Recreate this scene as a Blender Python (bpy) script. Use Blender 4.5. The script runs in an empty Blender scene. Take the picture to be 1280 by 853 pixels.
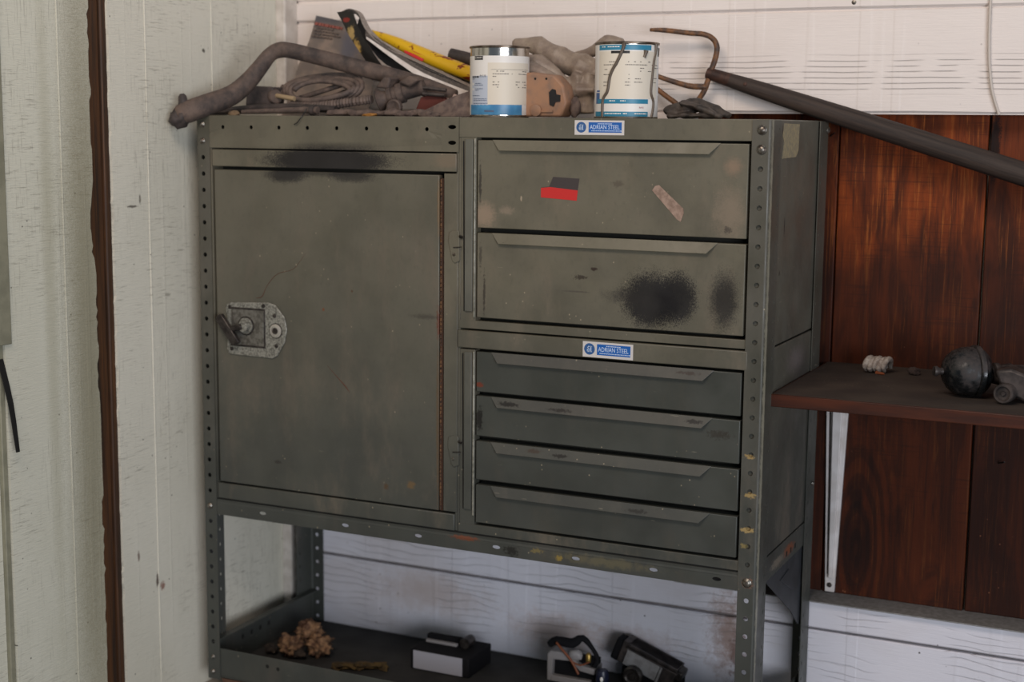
import bpy, bmesh, math, random
from mathutils import Vector, Matrix, noise as mnoise
random.seed(7)
SC = bpy.context.scene
COL = SC.collection
S = 0.0254            # the scene is measured in inches, floor at z=0, cabinet top bolt row at z=36
OFF = 36.7
def W(p): return Vector((p[0]*S, p[1]*S, (p[2]+OFF)*S))

# ------------------------------------------------------------------ camera
cam = bpy.data.objects.new('camera', bpy.data.cameras.new('camera'))
COL.objects.link(cam); SC.camera = cam
CC = (56.3593, -74.2911, 0.0777)
CR = Vector((0.9029034, 0.42973913, 0.00947253))
CU = Vector((-0.07050495, 0.12632379, 0.98948034))
CF = Vector((-0.42402181, 0.89407303, -0.14435692))
m = Matrix((CR, CU, -CF)).transposed().to_4x4()
m.translation = W(CC)
cam.matrix_world = m
cam.data.sensor_width = 36.0
cam.data.lens = 1843.398/1280*36.0
cam.data.clip_start = 0.05
cam.data.dof.use_dof = True
cam.data.dof.focus_distance = 2.02
cam.data.dof.aperture_fstop = 3.6

# ------------------------------------------------------------------ world and light
wd = bpy.data.worlds.new('world'); SC.world = wd; wd.use_nodes = True
bg = wd.node_tree.nodes['Background']
bg.inputs[0].default_value = (0.62, 0.80, 1.0, 1); bg.inputs[1].default_value = 0.15
def area(name, loc, target, sx, sy, power, col):
    l = bpy.data.lights.new(name, 'AREA'); l.shape = 'RECTANGLE'
    l.size = sx; l.size_y = sy; l.energy = power; l.color = col
    o = bpy.data.objects.new(name, l); COL.objects.link(o)
    o.location = W(loc)
    o.rotation_euler = (W(target)-W(loc)).to_track_quat('-Z', 'Y').to_euler()
    return o
area('ceiling_light', (30, -58, 46), (20, 12, 4), 1.1, 0.6, 21, (1.0, 0.84, 0.72))
area('open_doorway', (160, -145, -8), (10, 6, -26), 2.4, 1.46, 132, (0.88, 0.92, 1.0))
SC.view_settings.view_transform = 'Standard'
SC.view_settings.look = 'None'
SC.view_settings.exposure = 0.0
SC.view_settings.gamma = 1.0
SC.view_settings.use_curve_mapping = False

# ------------------------------------------------------------------ materials
def srgb(h):
    h = h.lstrip('#'); r = []
    for i in (0, 2, 4):
        c = int(h[i:i+2], 16)/255
        r.append(c/12.92 if c <= 0.04045 else ((c+0.055)/1.055)**2.4)
    return (r[0], r[1], r[2], 1)
class NT:
    def __init__(s, name, rough=0.6, metal=0.0, spec=0.5):
        s.m = bpy.data.materials.new(name); s.m.use_nodes = True
        s.t = s.m.node_tree; s.n = s.t.nodes; s.l = s.t.links
        s.b = s.n['Principled BSDF']
        s.b.inputs['Roughness'].default_value = rough
        s.b.inputs['Metallic'].default_value = metal
        s.b.inputs['Specular IOR Level'].default_value = spec
        s.pos = s.n.new('ShaderNodeNewGeometry').outputs['Position']
    def sc(s, v, vec=None):
        q = s.n.new('ShaderNodeVectorMath'); q.operation = 'MULTIPLY'
        s.l.new(vec or s.pos, q.inputs[0]); q.inputs[1].default_value = v
        return q.outputs[0]
    def noise(s, scale=(1,1,1), detail=4, rough=0.55, dist=0.0, vec=None):
        if not hasattr(scale, '__len__'): scale = (scale,)*3
        q = s.n.new('ShaderNodeTexNoise'); q.inputs['Scale'].default_value = 1
        q.inputs['Detail'].default_value = detail; q.inputs['Roughness'].default_value = rough
        q.inputs['Distortion'].default_value = dist
        s.l.new(s.sc(scale, vec), q.inputs['Vector']); return q.outputs['Fac']
    def voro(s, scale, rnd=1.0, vec=None):
        if not hasattr(scale, '__len__'): scale = (scale,)*3
        q = s.n.new('ShaderNodeTexVoronoi'); q.inputs['Scale'].default_value = 1
        q.inputs['Randomness'].default_value = rnd
        s.l.new(s.sc(scale, vec), q.inputs['Vector']); return q.outputs['Distance']
    def mr(s, v, a, b, c=0.0, d=1.0):
        q = s.n.new('ShaderNodeMapRange'); q.interpolation_type = 'SMOOTHSTEP'
        s.l.new(v, q.inputs[0])
        for i, x in zip((1, 2, 3, 4), (a, b, c, d)): q.inputs[i].default_value = x
        return q.outputs[0]
    def math(s, op, a, b=None):
        q = s.n.new('ShaderNodeMath'); q.operation = op
        for i, x in enumerate((a, b)):
            if x is None: continue
            if isinstance(x, (int, float)): q.inputs[i].default_value = x
            else: s.l.new(x, q.inputs[i])
        return q.outputs[0]
    def mix(s, f, a, b):
        q = s.n.new('ShaderNodeMix'); q.data_type = 'RGBA'
        if isinstance(f, (int, float)): q.inputs[0].default_value = f
        else: s.l.new(f, q.inputs[0])
        for i, x in ((6, a), (7, b)):
            if isinstance(x, tuple): q.inputs[i].default_value = x
            elif isinstance(x, str): q.inputs[i].default_value = srgb(x)
            else: s.l.new(x, q.inputs[i])
        return q.outputs[2]
    def spot(s, c, r, soft=0.6, jag=0.25, nscale=None):
        """mask of a blot round the world point c with radii r (inches)"""
        cw = W(c)
        if nscale is None:
            big = max(r[0], r[2]) > 1.2; nscale = 75 if big else 240
            if not big: jag *= 1.7
        q = s.n.new('ShaderNodeVectorMath'); q.operation = 'SUBTRACT'
        s.l.new(s.pos, q.inputs[0]); q.inputs[1].default_value = cw
        v = s.sc(tuple(1/(x*S) for x in r), q.outputs[0])
        ln = s.n.new('ShaderNodeVectorMath'); ln.operation = 'LENGTH'; s.l.new(v, ln.inputs[0])
        d = s.math('ADD', ln.outputs['Value'], s.math('MULTIPLY', s.math('SUBTRACT', s.noise(nscale, 6, .7), 0.5), jag*4))
        if max(r[0], r[2]) > 1.2: d = s.math('ADD', d, s.math('MULTIPLY', s.math('SUBTRACT', s.noise(700, 2, .6), 0.5), 1.1))
        return s.mr(d, 1-soft, 1+soft*.4, 1, 0)
    def sep(s, axis):
        q = s.n.new('ShaderNodeSeparateXYZ'); s.l.new(s.pos, q.inputs[0]); return q.outputs[axis]
    def col(s, c):
        if isinstance(c, tuple): s.b.inputs['Base Color'].default_value = c
        elif isinstance(c, str): s.b.inputs['Base Color'].default_value = srgb(c)
        else: s.l.new(c, s.b.inputs['Base Color'])
        return s
    def rough(s, v): s.l.new(v, s.b.inputs['Roughness']); return s
    def metal(s, v): s.l.new(v, s.b.inputs['Metallic']); return s
    def bump(s, h, strength=0.5, dist=0.001):
        q = s.n.new('ShaderNodeBump'); q.inputs['Strength'].default_value = strength
        q.inputs['Distance'].default_value = dist
        s.l.new(h, q.inputs['Height']); s.l.new(q.outputs[0], s.b.inputs['Normal']); return s

def simple(name, c, rough=0.6, metal=0.0, c2=None, ns=60, bump=0.0, spec=0.5):
    t = NT(name, rough, metal, spec)
    if c2: t.col(t.mix(t.mr(t.noise(ns, 5), .35, .65), c, c2))
    else: t.col(c)
    if bump: t.bump(t.noise(ns*2, 5), bump, 0.001)
    return t.m

def grey_paint(name, base='#666152', dark='#575346', dust='#766a5a', spots=(), chips=0.06, low='#42443f'):
    t = NT(name, 0.42)
    # the paint colour runs from darker low down to lighter and browner higher up
    height_mix = t.mr(t.math('ADD', t.sep(2), t.math('MULTIPLY', t.noise(7, 4), .3)), (OFF-26)*S+.15, (OFF-6)*S+.15)
    base = t.mix(height_mix, low, base)
    c = t.mix(t.mr(t.noise(9, 5), .35, .7), base, t.mix(height_mix, '#393b37', dark))
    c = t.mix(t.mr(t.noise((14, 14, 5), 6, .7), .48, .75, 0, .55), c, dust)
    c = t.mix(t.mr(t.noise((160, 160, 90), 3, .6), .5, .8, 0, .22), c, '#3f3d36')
    # pale chips and scratches, dark specks
    ch = t.math('MULTIPLY', t.mr(t.voro((75, 75, 60)), .03, .10, 1, 0), t.mr(t.noise(8, 3), .45, .6))
    c = t.mix(t.math('MULTIPLY', ch, .7), c, '#a99b82')
    dk = t.math('MULTIPLY', t.mr(t.noise((90, 90, 260), 3, .7), .70, .74), t.mr(t.noise(10, 2), .52, .6))
    c = t.mix(t.math('MULTIPLY', dk, .7), c, '#2b2620')
    sc = t.math('MULTIPLY', t.mr(t.noise((30, 30, 420), 2, .5), .73, .76), t.mr(t.noise(14, 2), .5, .6))
    c = t.mix(t.math('MULTIPLY', sc, chips*5), c, '#a39a86')
    for (p, r, colr, amt, soft, jag) in spots:
        c = t.mix(t.math('MULTIPLY', t.spot(p, r, soft, jag), amt), c, colr)
    t.col(c)
    t.rough(t.mr(t.noise(20, 5), .3, .7, .38, .62))
    t.bump(t.noise(140, 3), .12, .0006)
    return t.m
K = '#171416'
HEAD = [((9.0,-.05,-2.05),(4.7,2,.85),K,.95,.32,.10), ((6.0,-.05,-2.95),(1.6,2,.5),K,.85,.5,.15), ((10.6,-.05,-2.9),(1.7,2,.42),K,.75,.5,.15),
        ((9.5,-.05,-1.25),(3.4,2,.3),'#2a2624',.6,.8,.15),((17.0,0,-1.9),(1.0,2,.5),'#7b6a58',.5,.6,.2)]
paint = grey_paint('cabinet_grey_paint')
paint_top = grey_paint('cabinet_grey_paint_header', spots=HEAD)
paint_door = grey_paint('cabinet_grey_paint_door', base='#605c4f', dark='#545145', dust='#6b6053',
    spots=HEAD[1:3]+[((8.6,0,-2.75),(3.4,2,.25),K,.6,.7,.2),((16.5,0,-11.2),(.22,1,1.1),'#5d2c17',.9,.6,.3),((16.45,0,-4.5),(.16,1,1.8),'#7a5a34',.5,.6,.3),
           ((16.4,0,-17),(.14,1,5),'#5b4327',.6,.6,.3),
           ((15.6,0,-10.9),(1.1,1,.16),'#37322c',.6,.8,.3),((14.6,0,-21.0),(.3,1,.25),'#6e5534',.7,.5,.4),((12.9,0,-21.3),(.15,1,.2),'#4e3a26',.8,.5,.4),((8.6,0,-10.9),(.1,1,.1),'#6a3f22',.9,.5,.2),((10.6,0,-9.7),(.09,1,.08),'#4d3524',.9,.5,.2),((5.2,0,-20.6),(.3,1,.12),'#2b2521',.7,.5,.3)])
DR1 = [((19.3,0,-4.9),(.8,1,.8),'#8f7c69',.8,.7,.2),((19.05,0,-3.1),(.09,1,1.1),'#2a2522',.8,.5,.4),((33.6,0,-4.3),(.9,1,1.5),'#8b7a68',.5,.8,.3),
       ((33.7,0,-1.9),(.5,1,.5),'#86705c',.7,.8,.2),((27.3,0,-2.95),(.3,1,.18),'#4b4238',.6,.5,.4),((33.5,0,-5.2),(.2,1,.2),'#3a332d',.7,.5,.4),((21.6,0,-3.9),(.06,1,.16),'#a2937e',.8,.5,.2),
       ((20.7,0,-4.6),(.5,1,.25),'#8a7a69',.6,.7,.3)]
DR2 = [((29.35,0,-9.15),(1.75,2,1.62),'#141112',.96,.4,.13),((30.75,0,-8.95),(1.25,2,1.45),'#141112',.95,.35,.12),((33.42,0,-8.9),(.85,2,1.65),'#1a1716',.88,.6,.16),((28.0,0,-9.0),(1.5,2,.5),'#25211f',.65,.9,.25),
       ((26.0,0,-7.6),(.22,1,.1),'#2a1a12',.9,.4,.3),((25.2,0,-8.1),(.4,1,.13),'#2b2019',.8,.5,.5),((19.35,0,-9.3),(.08,1,1.2),'#2d2620',.8,.5,.4),((19.1,0,-7.2),(.1,1,.8),'#2d2620',.6,.6,.5),
       ((24.9,0,-8.9),(.9,1,.05),'#47413a',.7,.5,.3)]
DR4 = [((19.1,0,-16.6),(.22,1,.7),'#14110f',.95,.4,.5),((33.4,0,-16.1),(.7,1,.25),'#2b241c',.7,.6,.5),((21.0,0,-15.55),(.7,1,.14),'#12100e',.95,.4,.4),((24.2,0,-15.6),(.7,1,.1),'#1c1714',.9,.4,.5),
       ((24.2,0,-18.2),(.5,1,.12),'#16120f',.9,.4,.4),((22.6,0,-18.1),(.5,1,.12),'#3a2c22',.8,.5,.4),((28.9,0,-20.8),(.6,1,.13),'#1c1a16',.8,.5,.5),
       ((19.1,0,-14.6),(.25,1,.15),'#6b2f1c',.9,.4,.3),((31.6,0,-12.9),(.6,1,.1),'#2b1f18',.8,.5,.5),((32.0,0,-15.5),(.5,1,.13),'#15110f',.9,.4,.4)]
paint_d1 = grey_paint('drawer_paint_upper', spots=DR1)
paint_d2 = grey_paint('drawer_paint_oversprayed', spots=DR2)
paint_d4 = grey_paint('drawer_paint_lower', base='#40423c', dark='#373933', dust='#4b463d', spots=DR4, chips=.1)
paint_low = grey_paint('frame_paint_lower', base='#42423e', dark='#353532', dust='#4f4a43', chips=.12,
    spots=[((18.2,0,-23.75),(.9,1,.16),'#6d3a22',.9,.5,.4),((24.2,0,-24.15),(.25,1,.16),'#8a7436',.9,.5,.4),((22.8,0,-23.9),(.4,1,.15),'#80703f',.6,.5,.6),
           ((21.2,0,-24.1),(.45,1,.28),'#1a1815',.85,.4,.8),((27,0,-24.0),(3,1,.3),'#7c7150',.35,.8,.8),((35.64,7,-23.9),(1,1.2,.35),'#7a4328',.9,.5,.4),((35.64,4.5,-24),(1,1.4,.3),'#8d8070',.5,.6,.5)])
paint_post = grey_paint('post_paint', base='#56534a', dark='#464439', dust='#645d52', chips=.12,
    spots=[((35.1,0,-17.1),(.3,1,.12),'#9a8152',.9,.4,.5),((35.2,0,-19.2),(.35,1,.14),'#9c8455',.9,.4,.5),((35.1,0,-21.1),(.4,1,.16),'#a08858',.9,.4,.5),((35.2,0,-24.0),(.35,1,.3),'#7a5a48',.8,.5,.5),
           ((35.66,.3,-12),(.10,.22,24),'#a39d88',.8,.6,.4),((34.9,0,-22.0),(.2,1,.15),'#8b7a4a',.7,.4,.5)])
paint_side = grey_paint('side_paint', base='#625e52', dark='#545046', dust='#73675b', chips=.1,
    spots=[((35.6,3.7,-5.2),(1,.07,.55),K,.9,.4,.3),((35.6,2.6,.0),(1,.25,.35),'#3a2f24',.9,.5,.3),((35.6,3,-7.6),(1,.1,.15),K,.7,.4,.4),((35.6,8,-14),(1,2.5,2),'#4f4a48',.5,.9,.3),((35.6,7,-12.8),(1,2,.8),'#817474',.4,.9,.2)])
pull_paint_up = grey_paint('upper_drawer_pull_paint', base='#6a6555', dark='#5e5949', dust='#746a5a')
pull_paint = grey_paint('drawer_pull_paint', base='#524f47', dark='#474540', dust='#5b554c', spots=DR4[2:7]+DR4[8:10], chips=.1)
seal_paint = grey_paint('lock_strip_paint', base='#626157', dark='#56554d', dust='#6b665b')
inner = simple('shaded_cabinet_interior', '#26251f', .8)  # near-black colour stands in for the unlit inside behind the gaps
bright_edge = simple('worn_bright_edge', '#9d9a8e', .4, .3, '#77766a', 90)
steel = simple('dull_steel_bolt', '#8d8a82', .38, .85, '#5c5148', 200, .1)
zinc = NT('rough_zinc_cast', .55, .45); zinc.col(zinc.mix(zinc.mr(zinc.noise(350, 4), .35, .7), '#9c9a90', '#615f57')); zinc.bump(zinc.noise(500, 3), .5, .0006); zinc = zinc.m
dark_steel = simple('dark_steel_handle', '#4b4541', .4, .6, '#2f2a28', 120)
chrome = simple('lock_cylinder_metal', '#c4beb4', .3, .6)
t = NT('rusty_hinge', .7); t.col(t.mix(t.mr(t.noise(260, 4), .4, .62), '#38261a', '#6d4b2b')); rustm = t.m
black_gap = simple('gap_shade_black', '#14130f', .9)  # black in place of the shade inside gaps, slots and holes

# white painted rough-sawn siding
def siding(name, base, grime, gamt, ribs=True, cracks=1.0, extra=(), wsc=(9, 9, 38), zr=None, dist=3.0):
    t = NT(name, .55)
    c = t.mix(t.mr(t.noise((4, 4, 6), 5), .4, .75, 0, .5), base, grime)
    d = t.math('MULTIPLY', t.mr(t.noise((60, 60, 90), 6, .75), .62, .72), t.mr(t.noise(5, 3), .45, .6))
    c = t.mix(t.math('MULTIPLY', d, gamt), c, '#6e5a4c')
    sp = t.math('MULTIPLY', t.mr(t.voro(42), .035, .08, 1, 0), t.mr(t.noise(6, 2), .52, .6))
    c = t.mix(t.math('MULTIPLY', sp, gamt), c, '#2f2823')
    for (p, r, colr, amt, soft, jag) in extra:
        c = t.mix(t.math('MULTIPLY', t.spot(p, r, soft, jag), amt), c, colr)
    # horizontal grain checks, only in patches
    q = t.n.new('ShaderNodeTexWave'); q.wave_type = 'BANDS'; q.bands_direction = 'Z'; q.inputs['Scale'].default_value = 1
    q.inputs['Distortion'].default_value = dist; q.inputs['Detail'].default_value = 2; q.inputs['Detail Scale'].default_value = .7
    t.l.new(t.sc(wsc), q.inputs['Vector'])
    zone = t.mr(t.noise((7, 7, 14), 2), .46, .60)
    if zr:
        zz = t.sep(2); zone = t.math('MULTIPLY', t.math('MULTIPLY', t.mr(zz, (OFF+zr[0])*S, (OFF+zr[0]+.5)*S), t.mr(zz, (OFF+zr[1]-.8)*S, (OFF+zr[1])*S, 1, 0)), t.mr(t.noise((16, 16, 20), 2), .36, .5))
    crack = t.math('MULTIPLY', t.math('MULTIPLY', t.mr(q.outputs['Fac'], 0, .10, 1, 0), zone), cracks)
    fine = t.noise((30, 30, 520), 3, .6)
    rib = t.mr(t.noise((34, 34, 1.0), 1, .3), .56, .62)
    h = t.math('SUBTRACT', t.math('ADD', t.math('MULTIPLY', fine, .35), t.math('MULTIPLY', rib, .35 if ribs else 0)), t.math('MULTIPLY', crack, 1.0))
    h = t.math('ADD', h, t.math('MULTIPLY', t.noise((18, 18, 60), 4), .5))
    c = t.mix(t.math('MULTIPLY', crack, .3), c, '#6b625c')
    t.col(c); t.bump(h, .8, .0016)
    return t.m
white_up = siding('white_siding_paint', '#e6dcd5', '#d6c9c0', .35, zr=(1.9, 4.6))
white_low = siding('white_siding_paint_dirty_cool_light', '#d9d8e0', '#b9aca6', 1.0, dist=9.0, wsc=(12, 12, 26), cracks=.6, extra=[((30.5,12.4,-31.5),(1.4,3,3.2),'#8b6f60',.85,.9,.5),((31.3,12.4,-33),(.6,3,2.5),'#5b3c30',.6,.6,.8),
     ((9,12.4,-32),(5,3,1.5),'#b09a8d',.5,.9,.4),((24,12.4,-33),(4,3,1),'#a58d80',.45,.9,.5),((18.5,12.4,-33.3),(3.5,3,1.4),'#b59a8c',.55,.9,.4)])  # base carries the doorway's cool light tint; the brown blots are stains
ledge_m = simple('grey_ledge', '#8d8c8b', .8, 0, '#7b7a78', 120, .3)
def wallpaint(name, base, tint, marks=()):
    t = NT(name, .6)
    c = t.mix(t.mr(t.noise((2.5, 2.5, 1.2), 4), .38, .68, 0, .8), base, tint)
    hs = t.math('MULTIPLY', t.mr(t.noise((6, 34, 460), 4, .7), .55, .66), t.mr(t.noise((5, 9, 5), 3), .42, .6))
    c = t.mix(t.math('MULTIPLY', hs, .42), c, '#5e5546')
    hv = t.math('MULTIPLY', t.mr(t.noise((6, 400, 25), 3, .7), .55, .66), t.mr(t.noise((5, 7, 4), 3), .42, .6))
    c = t.mix(t.math('MULTIPLY', hv, .3), c, '#6e6656')
    sp = t.math('MULTIPLY', t.mr(t.voro((1, 44, 44)), .03, .075, 1, 0), t.mr(t.noise(9, 2), .43, .5))
    c = t.mix(t.math('MULTIPLY', sp, .85), c, '#241f1a')
    for (p, r, colr, amt, soft, jag) in marks:
        c = t.mix(t.math('MULTIPLY', t.spot(p, r, soft, jag), amt), c, colr)
    t.col(c); c2_ = None; t.bump(t.math('ADD', t.noise((8, 60, 520), 3, .6), t.mr(t.noise((2, 90, 1), 2), .6, .7, 0, .3)), .6, .0012)
    return t.m
LM = [((-2,-2.9,-28.4),(1,.12,.55),'#3a241c',.85,.5,.3),((-2,-2.4,-28.9),(1,.25,.3),'#7c4638',.8,.5,.4),((-2,-4.6,-26.4),(1,.12,.35),'#5e4034',.7,.5,.3),((-2,-4.3,-4.9),(1,.55,.08),'#3f372d',.8,.5,.3),((-2,-3.6,-4.5),(1,.1,.3),'#3f372d',.7,.5,.3),
      ((-2,2.9,4.6),(1,.18,.14),'#332b24',.9,.4,.2),((-2,7.2,2.0),(1,.2,.2),'#3a322a',.9,.4,.2),((-2,-1.2,-10.5),(1,.3,.12),'#6c6658',.5,.6,.3),((-2,6.5,6.3),(1,.05,.6),'#8b8176',.6,.5,.5)]
wall_paint_a = wallpaint('left_wall_paint_right_panel', '#d6d2c3', '#c3bfae', LM)
wall_paint_b = wallpaint('left_wall_paint_left_panel', '#cfcdbd', '#b4b19c', [((-2,-8.4,-14),(2,2.2,34),'#746b4c',.7,.9,.06),((-2,-11.4,-10),(2,.6,22),'#a7a38c',.5,.8,.15)])
trim_white = simple('white_trim_paint', '#cfc7be', .5, 0, '#b9b0a6', 40, .2)
t = NT('brown_bare_wood', .65)
c = t.mix(t.mr(t.noise((30, 120, 5), 5, .65), .3, .7), '#503015', '#26170a')
c = t.mix(t.mr(t.noise((30, 500, 4), 4, .6), .55, .7, 0, .5), c, '#74491f')
t.col(c); t.bump(t.noise((30, 500, 8), 4), .5, .001); brown_wood = t.m
def redwood(name, a, b, c3, seedx=0.0):
    t = NT(name, .6, 0, .25)
    sh = t.n.new('ShaderNodeVectorMath'); sh.operation = 'ADD'; t.l.new(t.pos, sh.inputs[0]); sh.inputs[1].default_value = (seedx, 0, seedx*.7)
    v = sh.outputs[0]
    col = t.mix(t.mr(t.noise((22, 10, 5), 4, .6, 1.2, v), .36, .64), a, b)
    col = t.mix(t.mr(t.noise((150, 10, 5), 4, .7, .6, v), .50, .68, 0, .6), col, '#2a120a')
    col = t.mix(t.mr(t.noise((260, 10, 9), 4, .7, .4, v), .54, .70, 0, .75), col, c3)
    hz = t.math('MULTIPLY', t.mr(t.noise((14, 10, 420), 3, .6, 0, v), .52, .68), t.mr(t.noise((12, 10, 8), 2, .5, 0, v), .42, .62))
    col = t.mix(t.math('MULTIPLY', hz, .45), col, '#35170c')
    # darker lower down: the shelf's shade is put into the wood colour
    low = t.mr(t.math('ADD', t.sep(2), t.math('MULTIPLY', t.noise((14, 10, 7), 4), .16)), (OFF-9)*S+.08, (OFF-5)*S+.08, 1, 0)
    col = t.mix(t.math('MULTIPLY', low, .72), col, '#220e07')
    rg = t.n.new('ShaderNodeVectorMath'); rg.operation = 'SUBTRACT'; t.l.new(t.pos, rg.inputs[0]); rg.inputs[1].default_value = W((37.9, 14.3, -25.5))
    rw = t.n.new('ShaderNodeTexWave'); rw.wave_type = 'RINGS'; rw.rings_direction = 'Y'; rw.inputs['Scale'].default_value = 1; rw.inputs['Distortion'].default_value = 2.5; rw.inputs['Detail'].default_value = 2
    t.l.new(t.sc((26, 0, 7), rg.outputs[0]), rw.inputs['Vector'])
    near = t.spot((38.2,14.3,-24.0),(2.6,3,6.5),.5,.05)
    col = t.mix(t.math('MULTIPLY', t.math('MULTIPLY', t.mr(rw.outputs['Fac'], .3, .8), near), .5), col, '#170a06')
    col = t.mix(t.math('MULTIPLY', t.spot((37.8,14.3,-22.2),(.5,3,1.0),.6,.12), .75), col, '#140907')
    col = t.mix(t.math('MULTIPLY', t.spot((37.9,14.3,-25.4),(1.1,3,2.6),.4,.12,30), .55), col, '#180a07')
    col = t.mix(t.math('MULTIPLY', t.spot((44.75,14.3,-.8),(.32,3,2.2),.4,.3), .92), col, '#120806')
    col = t.mix(t.math('MULTIPLY', t.mr(t.voro((90, 90, 70)), .05, .13, 1, 0), t.mr(t.noise(9, 3), .55, .66, 0, .5)), col, '#a0674a')
    t.col(col); t.bump(t.noise((330, 30, 12), 4), .3, .0006); return t.m
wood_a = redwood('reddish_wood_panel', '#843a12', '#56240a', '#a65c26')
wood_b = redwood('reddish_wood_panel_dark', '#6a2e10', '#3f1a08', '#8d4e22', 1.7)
t = NT('shelf_wood', .45)
c = t.mix(t.mr(t.noise((8, 90, 90), 5, .6), .3, .7), '#4a200b', '#2c1106'); t.col(c); shelf_edge = t.m
t = NT('dusty_shelf_top', .8)
c = t.mix(t.mr(t.noise((14, 14, 14), 5), .3, .7), '#453a31', '#352b25')
c = t.mix(t.math('MULTIPLY', t.mr(t.voro(110), .04, .12, 1, 0), t.mr(t.noise(9, 3), .5, .65)), c, '#8a7565')
t.col(c); t.bump(t.noise(300, 3), .3, .0006); shelf_dust = t.m
white_metal = simple('white_bracket_paint', '#d9d4d2', .4, 0, '#c8c1bd', 30)
rubber = NT('dusty_rubber', .75); rubber.col(rubber.mix(rubber.mr(rubber.noise(28, 6, .7), .3, .7), '#67564c', '#352e2c')); rubber.bump(rubber.noise(160, 4), .4, .001); rubber = rubber.m
rubber_d = NT('dusty_dark_rubber', .7); rubber_d.col(rubber_d.mix(rubber_d.mr(rubber_d.noise(40, 6, .7), .3, .7), '#4f4440', '#2b2625')); rubber_d.bump(rubber_d.noise(160, 4), .4, .001); rubber_d = rubber_d.m
cable_m = simple('dusty_cable', '#6b5b52', .7, 0, '#4c413c', 70, .2)
tan_plastic = NT('tan_plastic', .55); tan_plastic.col(tan_plastic.mix(tan_plastic.mr(tan_plastic.noise(50, 4), .4, .75), '#9a7358', '#7d6556')); tan_plastic = tan_plastic.m
sheet_m = NT('dusty_plastic_sheet', .45); sheet_m.col(sheet_m.mix(sheet_m.mr(sheet_m.noise(26, 6, .7), .35, .7), '#a0907f', '#7b6b60')); sheet_m.bump(sheet_m.noise(90, 5), .6, .002); sheet_m = sheet_m.m
leather = NT('dark_leather', .6); leather.col(leather.mix(leather.mr(leather.noise(60, 5), .4, .7), '#4b423b', '#2a2521')); leather.bump(leather.noise(120, 5), .6, .0015); leather = leather.m
cloth_m = simple('grey_brown_cloth', '#6e5e55', .9, 0, '#544742', 90, .4)
tin = simple('tin_plate', '#c9c4bc', .18, 1.0)
tin_rim = simple('dull_tin_rim', '#8f8375', .35, .9, '#5c4c40', 60)
label_white = simple('label_white', '#e0dcd6', .42)
label_cream = simple('label_cream', '#d6cdbd', .5)
label_blue = NT('label_blue', .35); label_blue.col(label_blue.mix(label_blue.mr(label_blue.noise(40, 2), .4, .6), '#4f8fb8', '#3f7ba6')); label_blue = label_blue.m
label_panel_grey = simple('label_grey_blue', '#b5bcc8', .45)
label_teal = simple('label_teal', '#2b7b99', .4)
label_ink = simple('printed_ink', '#5b5550', .6)
ink_black = simple('black_ink', '#191718', .5)
drip_m = simple('dried_paint_drip', '#5d5145', .4)
red_m = simple('red_sticker', '#c02a28', .45)
grey_m = simple('charcoal_sticker', '#3c3534', .6)
tape_m = simple('old_tape', '#9b8374', .6, 0, '#7d6759', 120)
paperlabel = simple('torn_paper_label', '#9c8c6a', .8, 0, '#857a63', 200, .3)
stk_white = simple('sticker_white', '#c9c4c0', .45)
stk_blue = simple('sticker_blue', '#1d5ba6', .4)
stk_dblue = simple('sticker_dark_blue', '#34598c', .4)
stk_text = simple('sticker_lettering', '#c5d5ea', .5)
yellow = NT('yellow_gloss_paper', .35); c = yellow.mix(yellow.mr(yellow.noise((60, 60, 90), 3), .60, .64), '#d9ac1c', '#7c2c14'); yellow.col(c); yellow = yellow.m
paper = simple('grey_page_edges', '#9a8f86', .7, 0, '#7d7269', 300)
page_dark = simple('dark_page_edges', '#5d544d', .7, 0, '#463f3a', 300)
paper_w = simple('white_page', '#d8d0c8', .6, 0, '#c4b9b0', 60)
t = NT('dark_magazine_cover', .35)
c = t.mix(t.spot((7.2,6.5,4.7),(.35,3,.6),.5,.3), '#1b1815', '#b08d4a'); c = t.mix(t.spot((6.85,6.5,5.7),(.3,3,.5),.5,.4), c, '#a58a55')
c = t.mix(t.spot((6.5,6.5,6.55),(.28,3,.16),.3,.15), c, '#7a1f16'); t.col(c); mag_dark = t.m
t = NT('faded_booklet_cover', .5)
c = t.mix(t.mr(t.noise((30, 30, 40), 4), .4, .6), '#857468', '#6b6059')
c = t.mix(t.math('MULTIPLY', t.mr(t.sep(2), (OFF+6.2)*S, (OFF+6.9)*S), .8), c, '#474850')
c = t.mix(t.math('MULTIPLY', t.spot((4.4,10,5.2),(.8,3,1.6),.7,.3), .7), c, '#4e5060')
t.col(c); booklet = t.m
rusty = NT('rusty_tine', .6); rusty.col(rusty.mix(rusty.mr(rusty.noise(90, 5), .35, .65), '#7b5230', '#45352c')); rusty.bump(rusty.noise(200, 4), .5, .0008); rusty = rusty.m
t = NT('weathered_handle_wood', .7)
rt = t.n.new('ShaderNodeVectorRotate'); rt.rotation_type = 'Y_AXIS'; rt.inputs['Angle'].default_value = -.294; t.l.new(t.pos, rt.inputs['Vector']); rv = rt.outputs[0]
c = t.mix(t.mr(t.noise((8, 160, 160), 5, .7, 0, rv), .3, .7), '#3f322a', '#241b17'); t.col(c); t.bump(t.noise((8, 240, 240), 4, .6, 0, rv), .6, .0012); handle_wood = t.m
ferrule = simple('dark_rusted_ferrule', '#4d342a', .6, .3, '#33241f', 80, .3)
black_gloss = NT('dusty_black_part', .3); black_gloss.col(black_gloss.mix(black_gloss.mr(black_gloss.noise(35, 5, .7), .45, .68), '#0f1112', '#39312e'))
black_gloss.rough(black_gloss.mr(black_gloss.noise(35, 5, .7), .38, .62, .18, .7)); black_gloss = black_gloss.m
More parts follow.
